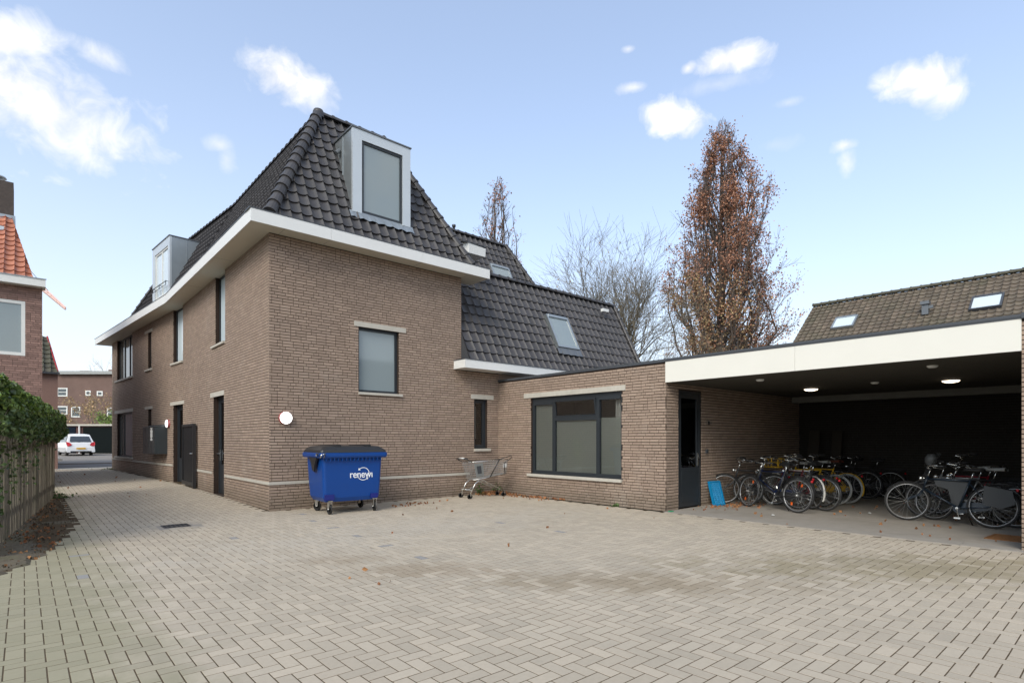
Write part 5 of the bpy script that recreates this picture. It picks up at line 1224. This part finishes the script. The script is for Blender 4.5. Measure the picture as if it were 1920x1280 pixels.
b = MB(); b.box(-.05, -.03, 0, .06, .03, .012); b.box(-.01, -.05, 0, .03, .05, .01); o = part('litter_scrap', b, mat('green_plastic', (.0, .25, .11), .5), None); o.location = (6.1, -5.55, .018); o['label'] = 'crumpled green scrap of litter at the foot of the annex corner'; o['category'] = 'litter'
for i, (x, y, lab) in enumerate(((7.15, -7.15, 'white scrap of litter in front of the foremost bicycle'), (8.9, -8.3, 'small white scrap of litter on the concrete between the bicycle groups'))):
    b = MB(); b.add([(-.04, -.03, .0), (.05, -.02, .004), (.04, .035, .012), (-.03, .03, .004), (0, 0, .02)], [(0, 1, 4), (1, 2, 4), (2, 3, 4), (3, 0, 4)]); o = part('paper_scrap', b, M['paper'], None); o.location = (x, y, .012); o['label'] = lab; o['category'] = 'litter'

# ------------------------------------------------------------------ left neighbour
lh = thing('brick_house', 'reddish brown brick house with orange tiled roof and white window behind the fence', 'house', (-3.42, 9.07, 0))
LB = Building(lh, M['brickL'], M['mortarL'])
XW = -3.40
LB.wall((-13, 9.07), (XW, 9.07), .1, 5.83, [(13-5.6, 13-3.77, 3.86, 5.40)]); LB.finish()
o = MB(); o.add([(XW, 9.07, 0), (XW, 17.5, 0), (XW, 17.5, 5.83), (XW, 9.07, 5.83)], [(0, 1, 2, 3)]); part('side_wall', o, M['brickL'], lh)
Tl = local((-13, 9.07), (XW, 9.07))
window(lh, Tl, 13-5.6, 13-3.77, 3.86, 5.40, dep=.01, fw=.085, pane='frost', frm='frameW', inner=False)
o = MB(); o.box(-13.1, 8.78, 5.83, -3.33, 9.3, 6.04); part('gutter', o, M['frameW'], lh); o = MB(); o.box(-13.12, 8.76, 6.041, -3.31, 8.8, 6.06); part('gutter_edge', o, M['zinc'], lh)
HR = Roof(lh, M['tileO'], A=.040); Hl = 4.6; an = math.atan2(2.6, 3.0)
HR.slope((-13, 8.95, 6.06), (1, 0, 0), (0, math.cos(an), math.sin(an)), lambda v: 0., lambda v: 13-3.60-v*.131, Hl, e=.305, w=.225); HR.finish()
o = MB(); o.add([(-3.6, 8.95, 6.06), (-3.6, 17.5, 6.06), (-4.2, 14, 9.0), (-4.2, 12.4, 9.0)], [(0, 1, 2, 3)]); part('side_slope', o, M['tileO'], lh)
ch = MB(); ch.box(-5.0, 11.75, 8.2, -4.04, 12.6, 9.62); part('chimney', ch, mat('chimney_brick', (.075, .06, .052), .9, var=.4, scale=14, bump=.8, bscale=18), lh)
ch = MB(); ch.box(-5.04, 11.71, 8.2, -4.0, 12.64, 8.56); part('chimney_flashing', ch, M['zinc'], lh)
ch = MB(); ch.lathe([(.11, 0), (.11, .16), (.22, .17), (.20, .21), (.03, .24)], (-4.42, 12.1, 9.62), 16); part('chimney_pipe', ch, M['zincL'], lh, True)
ch = MB(); ch.box(-4.55, 11.0, 7.85, -4.25, 11.2, 7.97); part('roof_vent', ch, M['zincL'], lh)
h2 = thing('rear_house', 'narrow brick house end with mossy dark tiled roof seen past the orange roofed house', 'house', (-2.8, 20, 0))
HB = MB(); HB.box(-9, 20, .1, -2.66, 27, 4.38); part('wall', HB, M['brickL'], h2)
o = MB(); o.box(-9, 19.8, 4.381, -2.6, 20.0, 4.46); part('gutter', o, M['trim'], h2)
H2 = Roof(h2, M['tileG'], keep=300, A=.04, nseg=6); H2.slope((-6.5, 19.88, 4.47), (1, 0, 0), (0, .70, .714), lambda v: 0., lambda v: 3.83-v*.125, 2.5, e=.30, w=.24); H2.finish()
o = MB(); o.tube([(-2.66, 19.9, 4.5), (-2.98, 21.63, 6.26)], .035, 5); part('verge_trim', o, mat('verge_red', (.45, .03, .04), .5), h2)

# ------------------------------------------------------------------ street end: garages, block of flats, car
P2 = lambda px, Z: CAM[:2]+(FWD[:2]+RGT[:2]*(px-960)/1040)*Z
ga = thing('garage_row', 'row of dark lock-up garages with a pale roof edge behind the white car', 'garages', (-.3, 44, .38))
def along(Z, pxa, pxb): a, b_ = P2(pxa, Z), P2(pxb, Z); return a, b_, local(a, b_), np.linalg.norm(b_-a)
a, b_, Tg, Lg = along(45, 60, 330)
pxu = lambda px: Lg*(px-60)/270
m_ = MB(); m_.box(0, .02, .3, Lg, 6, 2.55); part('garage_body', Tg(m_), mat('garage_brick', (.10, .05, .045), .9), ga)
m_ = MB(); m_.box(-.1, -.15, 2.60, Lg+.1, 6.1, 2.74); part('roof_edge', Tg(m_), M['band'], ga)
for k_, (p0, p1, mt) in enumerate(((85, 142, 'garageB'), (156, 214, 'garage'), (218, 272, 'garage'))):
    m_ = MB(); m_.box(pxu(p0), -.03, .3, pxu(p1), .019, 2.5); d_ = part('garage_door', Tg(m_), M[mt], ga)
    for i in range(10): m_ = MB(); z = .35+i*.21; m_.box(pxu(p0)+.03, -.04, z, pxu(p1)-.03, -.031, z+.19); part('door_panel', Tg(m_), M[mt], d_)
m_ = MB(); m_.tube([(pxu(151), -.12, .35), (pxu(151), -.12, 2.6)], .06, 8); part('downpipe', Tg(m_), M['frameW'], ga)
fb = thing('block_of_flats', 'distant dark brick block of flats with flat roof and white framed windows', 'building', (0, 62, .4))
a, b_, Tb, Lb_ = along(60, 30, 420); pxu = lambda px: Lb_*(px-30)/390
zf = lambda py: 1.48+(824-py)*60/1040
m_ = MB(); m_.box(0, 0, .3, Lb_, 9, zf(700)); part('wall', Tb(m_), M['brickF'], fb)
m_ = MB(); m_.box(-.2, -.4, zf(700), Lb_, 9.2, zf(696)); m_.box(pxu(112), -.42, zf(702), pxu(250), -.4, zf(698)); part('roof_edge', Tb(m_), mat('roof_edge_grey', (.32, .33, .32), .7), fb)
for (p0, p1, q0, q1) in ((133, 152, 704, 692), (150, 186, 702, 694), (188, 214, 702, 690), (118, 160, 702, 700)):
    m_ = MB(); m_.box(pxu(p0), 1.2, zf(q0), pxu(p1), 4, zf(q1)); part('roof_structure', Tb(m_), M['brickF'], fb)
for (p0, p1, q0, q1) in ((107.5, 127, 727, 743), (160.5, 170.5, 732, 741.5), (182, 193, 733, 742), (107, 127, 761, 777), (134, 151, 762, 782), (201, 216, 764, 782), (232, 250, 727, 743), (232, 250, 761, 777)):
    m_ = MB(); fw = .12; x0, x1, z1, z0 = pxu(p0), pxu(p1), zf(q0), zf(q1)
    m_.box(x0, -.05, z0, x0+fw, .02, z1); m_.box(x1-fw, -.05, z0, x1, .02, z1); m_.box(x0+fw, -.05, z0, x1-fw, .02, z0+fw); m_.box(x0+fw, -.05, z1-fw, x1-fw, .02, z1)
    w_ = part('window', Tb(m_), M['frameW'], fb)
    if x1-x0 > .8: m_ = MB(); m_.box(x0+fw, -.03, (z0+z1)/2-.03, x1-fw, .0, (z0+z1)/2+.03); part('glazing_bar', Tb(m_), M['frameW'], w_)
    m_ = MB(); m_.add([(x0+fw, -.01, z0+fw), (x1-fw, -.01, z0+fw), (x1-fw, -.01, z1-fw), (x0+fw, -.01, z1-fw)], [(0, 1, 2, 3)]); part('pane', Tb(m_), mat('far_pane', (.09, .11, .12), .15), w_)
# car
cp_ = P2(152, 39.6); cang = math.atan2(*( (P2(152, 46)-cp_)[::-1]))+R_(11)
car = thing('parked_car', 'small white hatchback parked with its back to the alley in front of the garages', 'car', (cp_[0], cp_[1], .345), (0, 0, cang))
# local x forward, rear bumper at x=0
prof = [(0, .30, .76), (0.02, .55, .80), (.10, .86, .80), (.18, .93, .78), (.42, 1.40, .62), (.55, 1.50, .60), (1.2, 1.54, .61), (1.9, 1.50, .60), (2.6, 1.02, .74), (3.2, .92, .76), (3.5, .75, .74), (3.58, .45, .72), (3.55, .28, .70)]
m_ = MB(); n = len(prof)
lower = [(x, .22 if 0.05 < x < 3.5 else .28) for x, z, w_ in prof]
for (x, z, w_) in prof:
    ws = [(-.80 if z > .9 else -w_)]
K_ = 7
rows = []
for (x, z, w_) in prof:
    r = []
    zb = .24; zbelt = min(z, .90)
    for (yy, zz) in ((-.76, zb), (-.82, .5*(zb+zbelt)), (-.80, zbelt), (-(w_ if z > .95 else .78), z), (-(w_ if z > .95 else .7)*.6, z+(.03 if z > .95 else .02)), (0, z+.04)): r.append((x, yy, zz))
    r += [(x, -yy, zz) for x, yy, zz in r[::-1][1:]]; rows.append(r)
for r in rows: m_.v += r
k_ = len(rows[0])
for i in range(len(rows)-1):
    for j in range(k_-1): m_.f.append((i*k_+j, i*k_+j+1, (i+1)*k_+j+1, (i+1)*k_+j))
m_.f.append(tuple(range(k_))); m_.f.append(tuple((len(rows)-1)*k_+j for j in range(k_)))
part('body', m_, M['carw'], car, False, world=False)
m_ = MB(); m_.add([(.172, -.62, .98), (.172, .62, .98), (.385, .54, 1.38), (.385, -.54, 1.38)], [(0, 1, 2, 3)]); m_.v = [(x-.022, y, z) for x, y, z in m_.v]; part('rear_window', m_, M['carglass'], car, world=False)
for s_ in (-1, 1):
    m_ = MB(); m_.add([(.45, .80*s_, .97), (2.35, .80*s_, .97), (1.85, .66*s_, 1.44), (.62, .66*s_, 1.44)], [(0, 1, 2, 3)]); part('side_window', m_, M['carglass'], car, world=False)
    m_ = MB(); m_.add([(.06, .52*s_, .72), (.0, .74*s_, .66), (.06, .815*s_, .80), (.20, .815*s_, 1.0), (.11, .60*s_, .92), (.04, .52*s_, .80)], [(0, 1, 2, 3, 4, 5)]); m_.v = [(x-.03, y*1.015, z) for x, y, z in m_.v]; part('tail_light', m_, M['red'], car, world=False)
    for x in (.62, 2.95):
        m_ = MB(); m_.lathe([(.22, -.08), (.29, -.07), (.29, .07), (.22, .08)], (x, .70*s_, .29), 20, 'y'); w_ = part('wheel', m_, M['rubber'], car, True, world=False)
        m_ = MB(); m_.lathe([(.18, -.01), (.20, .0), (.05, .02)], (x, .79*s_, .29), 16, 'y'); part('rim', m_, M['steel'], w_, True, world=False)
m_ = MB(); m_.box(-.03, -.26, .46, -.005, .26, .57); part('number_plate', m_, M['yellow'], car, world=False)
m_ = MB(); m_.box(-.035, -.60, .24, .10, .60, .33); part('bumper_trim', m_, M['black'], car, world=False)
m_ = MB(); m_.tube([(.12, .03, .97), (.16, .26, .99), (.17, -.2, 1.01)], .012, 5); part('rear_wiper', m_, M['black'], car, world=False)
p_ = P2(104, 32); bo = thing('bollard', 'short white and grey post on a block beside the fence end across the road', 'bollard', (p_[0], p_[1], .27))
m_ = MB(); m_.box(-.12, -.12, 0, .12, .12, .55); part('post', m_, M['frameW'], bo, world=False); m_ = MB(); m_.box(-.3, -.2, -.02, .3, .2, .12); part('foot', m_, M['band'], bo, world=False)
# crane jib over the left house
cr = thing('tower_crane', 'distant pale red crane jib pointing out from behind the orange roofed house', 'crane', (*P2(-60, 80), 0))
ja = np.array([*P2(-60, 80), 31.5]); jb = np.array([*P2(123, 80), 20.3]); jd = (jb-ja)
m_ = MB()
for k_, (oy, oz) in enumerate(((0, 0), (0, 1.3), (.9, .0))):
    m_.tube([ja+np.array([0, oy, oz+.6]), jb+np.array([0, oy*.3, oz*.15])], .13, 4)
for i in range(24):
    t_ = i/24; t3 = (i+1)/24; f_ = 1-.85*t_
    m_.tube([ja+jd*t_+np.array([0, 0, .6*(1-t_)]), ja+jd*t3+np.array([0, 0, (1.9)*(1-t3)+.15])], .09, 3)
part('jib', m_, M['crane'], cr)
m_ = MB(); m_.tube([ja+np.array([0, 0, 4.5]), ja+jd*.85+np.array([0, 0, .5])], .04, 3); part('tie_rope', m_, M['trim'], cr)
m_ = MB(); m_.box(ja[0]-.8, ja[1]-.8, 0, ja[0]+.8, ja[1]+.8, 36); part('mast', m_, M['crane'], cr)
pc = P2(-5, 130)

# ------------------------------------------------------------------ right neighbour
rh = thing('tiled_roof_house', 'long house with mossy brown tiled roof and two roof windows behind the shelter', 'house', (25, -15, 0))
PT = .84; XRg = 28.3; ZRg = 8.68; XE = 22.6; sl = math.hypot(1, PT); Hh = (XRg-XE)*sl
RR_ = Roof(rh, M['tileB'], keep=0, A=.045, nseg=5)
hs = lambda x: (x-XE)*sl
v0 = np.array([1/sl, 0, PT/sl]); u0 = np.array([0, -1, 0.]); n0 = np.cross(u0, v0)
O0 = np.array([XE, -.15, ZRg-PT*(XRg-XE)])
sk = [(-1.72, -2.72, 26.17, 26.93, 'zinc', 'frostB', 'roof_window'), (-7.06, -8.12, 26.14, 26.95, 'trim', 'frostB', 'roof_window')]
RR_.slope(O0, u0, v0, lambda v: 0., lambda v: 22., Hh, holes=[(-.15-a+.0, -.15-b_, hs(c_), hs(d_)) for a, b_, c_, d_, *_ in sk], w=.27, e=.31); RR_.finish()
for (a, b_, c_, d_, fm, pn_, nm) in sk:
    skylight(rh, O0+u0*(-.15-a)+v0*hs(c_)+n0*.05, u0, v0, n0, a-b_, hs(d_)-hs(c_), fm, pn_, apron=False)
ridge(rh, (XRg, -.12, ZRg+.03), (XRg, -22.1, ZRg+.03), (0, 0, 1), ln=.40, r=.13, mt='tileG')
o = MB(); o.add([(XRg, -.15, ZRg-.04), (XRg+5.7, -.15, ZRg-.04-5.7*PT), (XRg+5.7, -22, ZRg-.04-5.7*PT), (XRg, -22, ZRg-.04)], [(0, 1, 2, 3)]); part('rear_slope', o, M['tileB'], rh)
o = MB(); o.box(XE+.4, -21.8, 0, XRg+5.2, -.3, O0[2]+.1); o.add([(XE+.4, -.3, O0[2]+.05), (XRg+5.2, -.3, O0[2]+.05), (XRg, -.3, ZRg-.1)], [(0, 1, 2)]); part('wall', o, M['brickL'], rh)
vp = O0+u0*5.38+v0*hs(26.35)
m_ = MB(); m_.box(vp[0]-.12, vp[1]-.12, vp[2], vp[0]+.12, vp[1]+.12, vp[2]+.42); m_.box(vp[0]-.20, vp[1]-.16, vp[2]+.44, vp[0]+.16, vp[1]+.16, vp[2]+.58); m_.box(vp[0]-.08, vp[1]-.28, vp[2]+.25, vp[0]+.04, vp[1]-.12, vp[2]+.38); part('roof_vent', m_, M['zincD'], rh)

# ------------------------------------------------------------------ house across the yard, mirrored in the gable window
rw = thing('house_across', 'brick house with dark roof across the yard, seen only mirrored in the gable window', 'house', (22, -38, 0))
o = MB(); o.box(9, -42, 0, 36, -34, 5.6); part('wall', o, M['brickL'], rw)
o = MB(); o.add([(9, -33.6, 5.4), (36, -33.6, 5.4), (36, -38, 9.3), (9, -38, 9.3)], [(0, 1, 2, 3)]); o.add([(9, -42.4, 5.4), (36, -42.4, 5.4), (36, -38, 9.3), (9, -38, 9.3)], [(3, 2, 1, 0)]); part('roof', o, M['tile'], rw)
for i in range(7):
    for z0 in (.9, 3.5): o = MB(); o.box(10.2+i*3.7, -33.99, z0, 12.2+i*3.7, -33.95, z0+1.4); part('window', o, M['frost'], rw)
# ------------------------------------------------------------------ trees
def branch_tubes(mb, segs, n=4):
    for pts, rs in segs: mb.tube(pts, rs, n, False)
def grow(p, d, L_, r, depth, segs, tips, wob=.16, up=.05, split=(2, 4), spread=.6, shrink=.66, minr=.006, lean=None, k=5):
    pts = [p.copy()]; rs = [r]; q = p.copy(); dd = d.copy()
    for i in range(k):
        dd = (dd+Vector((random.gauss(0, wob), random.gauss(0, wob), random.gauss(0, wob)+up))).normalized()
        q = q+dd*(L_/k); pts.append(q.copy()); rs.append(max(minr*.6, r*(1-.55*(i+1)/k)))
        if depth > 0 and i >= 1:
            for _ in range(random.randint(*split)-1 if i < k-1 else random.randint(*split)):
                a = random.uniform(0, 6.283); s1_ = dd.orthogonal().normalized(); s2__ = dd.cross(s1_); ax_ = s1_*math.cos(a)+s2__*math.sin(a)
                nd = (dd+ax_*spread*random.uniform(.6, 1.3)).normalized()
                grow(q, nd, L_*shrink*random.uniform(.7, 1.15), max(minr, rs[-1]*.62), depth-1, segs, tips, wob, up, split, spread, shrink, minr, k=k if depth > 1 else 3)
    segs.append((pts, rs)); tips += pts[1:]
# bare tree
bt = thing('bare_tree', 'wide leafless tree with fine pale branches behind the low tiled roof', 'tree', (18.7, 5.6, 0))
random.seed(21); segs = []; tips = []
trunk = MB(); trunk.tube([(18.7, 5.6, 0), (18.75, 5.6, 2.2), (18.7, 5.65, 4.2)], [.22, .18, .15], 10, False)
for i in range(15):
    a = i*2.399; d = Vector((math.cos(a)*.6, math.sin(a)*.6, 1)).normalized()
    grow(Vector((18.7, 5.65, 3.0+.17*i)), d, 3.25+random.uniform(-.4, .6), .075, 3, segs, tips, wob=.13, up=.06, split=(1, 3), spread=.7, shrink=.70, minr=.007, k=6)
part('trunk', trunk, M['barkG'], bt, True)
mb = MB(); branch_tubes(mb, segs, 3); part('branches', mb, M['barkG'], bt, kind='stuff')
tt = [tuple(t_) for t_ in random.sample(tips, min(260, len(tips)))]; leafcloud('last_leaves', tt, .09, M['oakleaf2'], bt)
# columnar oaks
ENV = ([0, .12, .24, .37, .46, .53, .63, .76, .88, .95, 1.0], [.2, .7, .95, 1.05, 1.05, .90, .74, .56, .36, .16, .03])
def column_oak(name, label, bx_, by_, H, Rw, nl, seed, leafs, dens=1., stems=46, lsize=.15, bare_top=.0, zlo=2.5, skew=(0, 0), col='barkD', limbs=()):
    random.seed(seed); t_ = thing(name, label, 'tree', (bx_, by_, 0)); segs = []; tips = []
    def env(z):     # envelope radius at height
        u = z/H
        return float(np.interp(u, ENV[0], ENV[1]))*Rw
    tr = MB(); tr.tube([(bx_, by_, 0), (bx_+.05, by_, H*.3), (bx_-.05, by_+.05, H*.62), (bx_, by_, H*.97)], [.38*H/22, .27*H/22, .13*H/22, .02], 9, False); part('trunk', tr, M[col], t_, True)
    for i in range(stems):
        z0 = zlo+(H*.72-zlo)*(i/stems)**1.1; a = i*2.399+random.uniform(-.3, .3)
        top = min(H*1.0, z0+random.uniform(.30, .52)*H); p = Vector((bx_, by_, z0)); pts = [p]; rs = [.085*(1-z0/H)+.028]
        K = 8; rr_ = random.uniform(.45, 1.05)
        for j in range(1, K+1):
            z = z0+(top-z0)*j/K; e = env(z)*rr_*(1-math.exp(-2.6*j/K))*1.05
            e *= 1+.75*mnoise.noise(Vector((math.cos(a)*1.5+seed, math.sin(a)*1.5, z*.28))); q = Vector((bx_+skew[0]*z/H+math.cos(a)*e+random.gauss(0, .10), by_+skew[1]*z/H+math.sin(a)*e+random.gauss(0, .10), z)); pts.append(q); rs.append(rs[0]*(1-.85*j/K))
            for _ in range(3 if z < H*.955 else 0):
                d = Vector((math.cos(a)+random.gauss(0, .8), math.sin(a)+random.gauss(0, .8), 1.7)).normalized(); grow(q, d, random.uniform(.5, 1.6)*(.28+.85*(1-z/H)), .020, 1, segs, tips, wob=.12, up=.10, split=(1, 3), spread=.5, shrink=.6, minr=.007, k=4)
        segs.append((pts, rs)); tips += pts[2:]
    for (zl, ang_, ln_) in limbs:
        d = Vector((RGT[0], RGT[1], 0))*math.cos(ang_)+Vector((0, 0, 1))*math.sin(ang_)
        for q_ in range(3): grow(Vector((bx_, by_, zl+q_*.4)), (d+Vector((random.gauss(0, .1), random.gauss(0, .1), 0))).normalized(), ln_, .06, 2, segs, tips, wob=.10, up=.07, split=(2, 3), spread=.45, shrink=.42, minr=.008, k=6)
    mb = MB(); branch_tubes(mb, segs, 3); part('branches', mb, M[col], t_, kind='stuff')
    T_ = np.array([tuple(q) for q in tips])
    for (mt, frac, cond, nm) in leafs:
        sel = T_[np.array([cond(q) and q[2] < H*1.0 for q in T_])]
        if not len(sel): continue
        n = int(nl*frac)
        # clumpy: keep some twigs heavy with leaves, others bare
        w_ = np.array([max(0., .42+mnoise.noise(Vector(q)*.6)*1.8)+.03 for q in sel]); w_ /= w_.sum(); idx = rng.choice(len(sel), n, p=w_)
        P_ = sel[idx]+rng.normal(size=(n, 3))*np.array([.17, .17, .20]); leafcloud(nm, P_, lsize, M[mt], t_)
    return t_
column_oak('columnar_oak', 'tall columnar oak with copper autumn leaves standing behind the shelter roof', 29.2, 5.6, 21.6, 3.35, 46000, 5,
           [('oakleaf', .72, lambda q: True, 'copper_leaves'), ('oakleaf2', .20, lambda q: q[2] < 11 and (q-np.array([29.2, 5.6, 0]))@RGT < 1.5, 'olive_leaves')], stems=86, lsize=.115, limbs=((5.2, .72, 4.8), (7.5, 1.0, 4.6), (4.2, .62, 4.6), (11, 1.1, 3.6)))
column_oak('columnar_tree', 'thin columnar tree with sparse reddish leaves rising behind the tower roof', 21.7, 18.9, 20.4, 2.5, 1700, 9,
           [('oakleaf', 1., lambda q: True, 'sparse_leaves')], stems=34, lsize=.13, skew=(.2, -.2))
# scrubby trees at the street end
def scrub(label, x, y, z0, H, r, seed, mt, nl, name='garden_tree'):
    random.seed(seed); t_ = thing(name, label, 'tree', (x, y, 0)); segs = []; tips = []
    tr = MB(); tr.tube([(x, y, 0), (x, y, z0)], [.09, .07], 7); part('trunk', tr, M['barkG'], t_, True)
    for i in range(9): a = i*2.4; grow(Vector((x, y, z0)), Vector((math.cos(a), math.sin(a), 1.1)).normalized(), r, .05, 2, segs, tips, wob=.15, up=.05, split=(1, 3), spread=.6, shrink=.6, minr=.012, k=4)
    mb = MB(); branch_tubes(mb, segs, 3); part('branches', mb, M['barkG'], t_, kind='stuff')
    if nl: T_ = np.array([tuple(q) for q in tips]); P_ = T_[rng.integers(0, len(T_), nl)]+rng.normal(size=(nl, 3))*.18; leafcloud('leaves', P_, .13, M[mt], t_)
p_ = P2(176, 50); scrub('low olive garden tree in front of the block of flats', p_[0], p_[1], 2.2, 4, 2.0, 3, 'oakleaf2', 1500)
p_ = P2(206, 49); scrub('green bush above the garage roof beside the building corner', p_[0], p_[1], 2.2, 3, 1.0, 4, 'ivy2', 1600)
p_ = P2(205, 75); scrub('bare tree crown rising behind the block of flats', p_[0], p_[1], 7.5, 4, 3.2, 8, 'oakleaf2', 60, 'distant_tree')
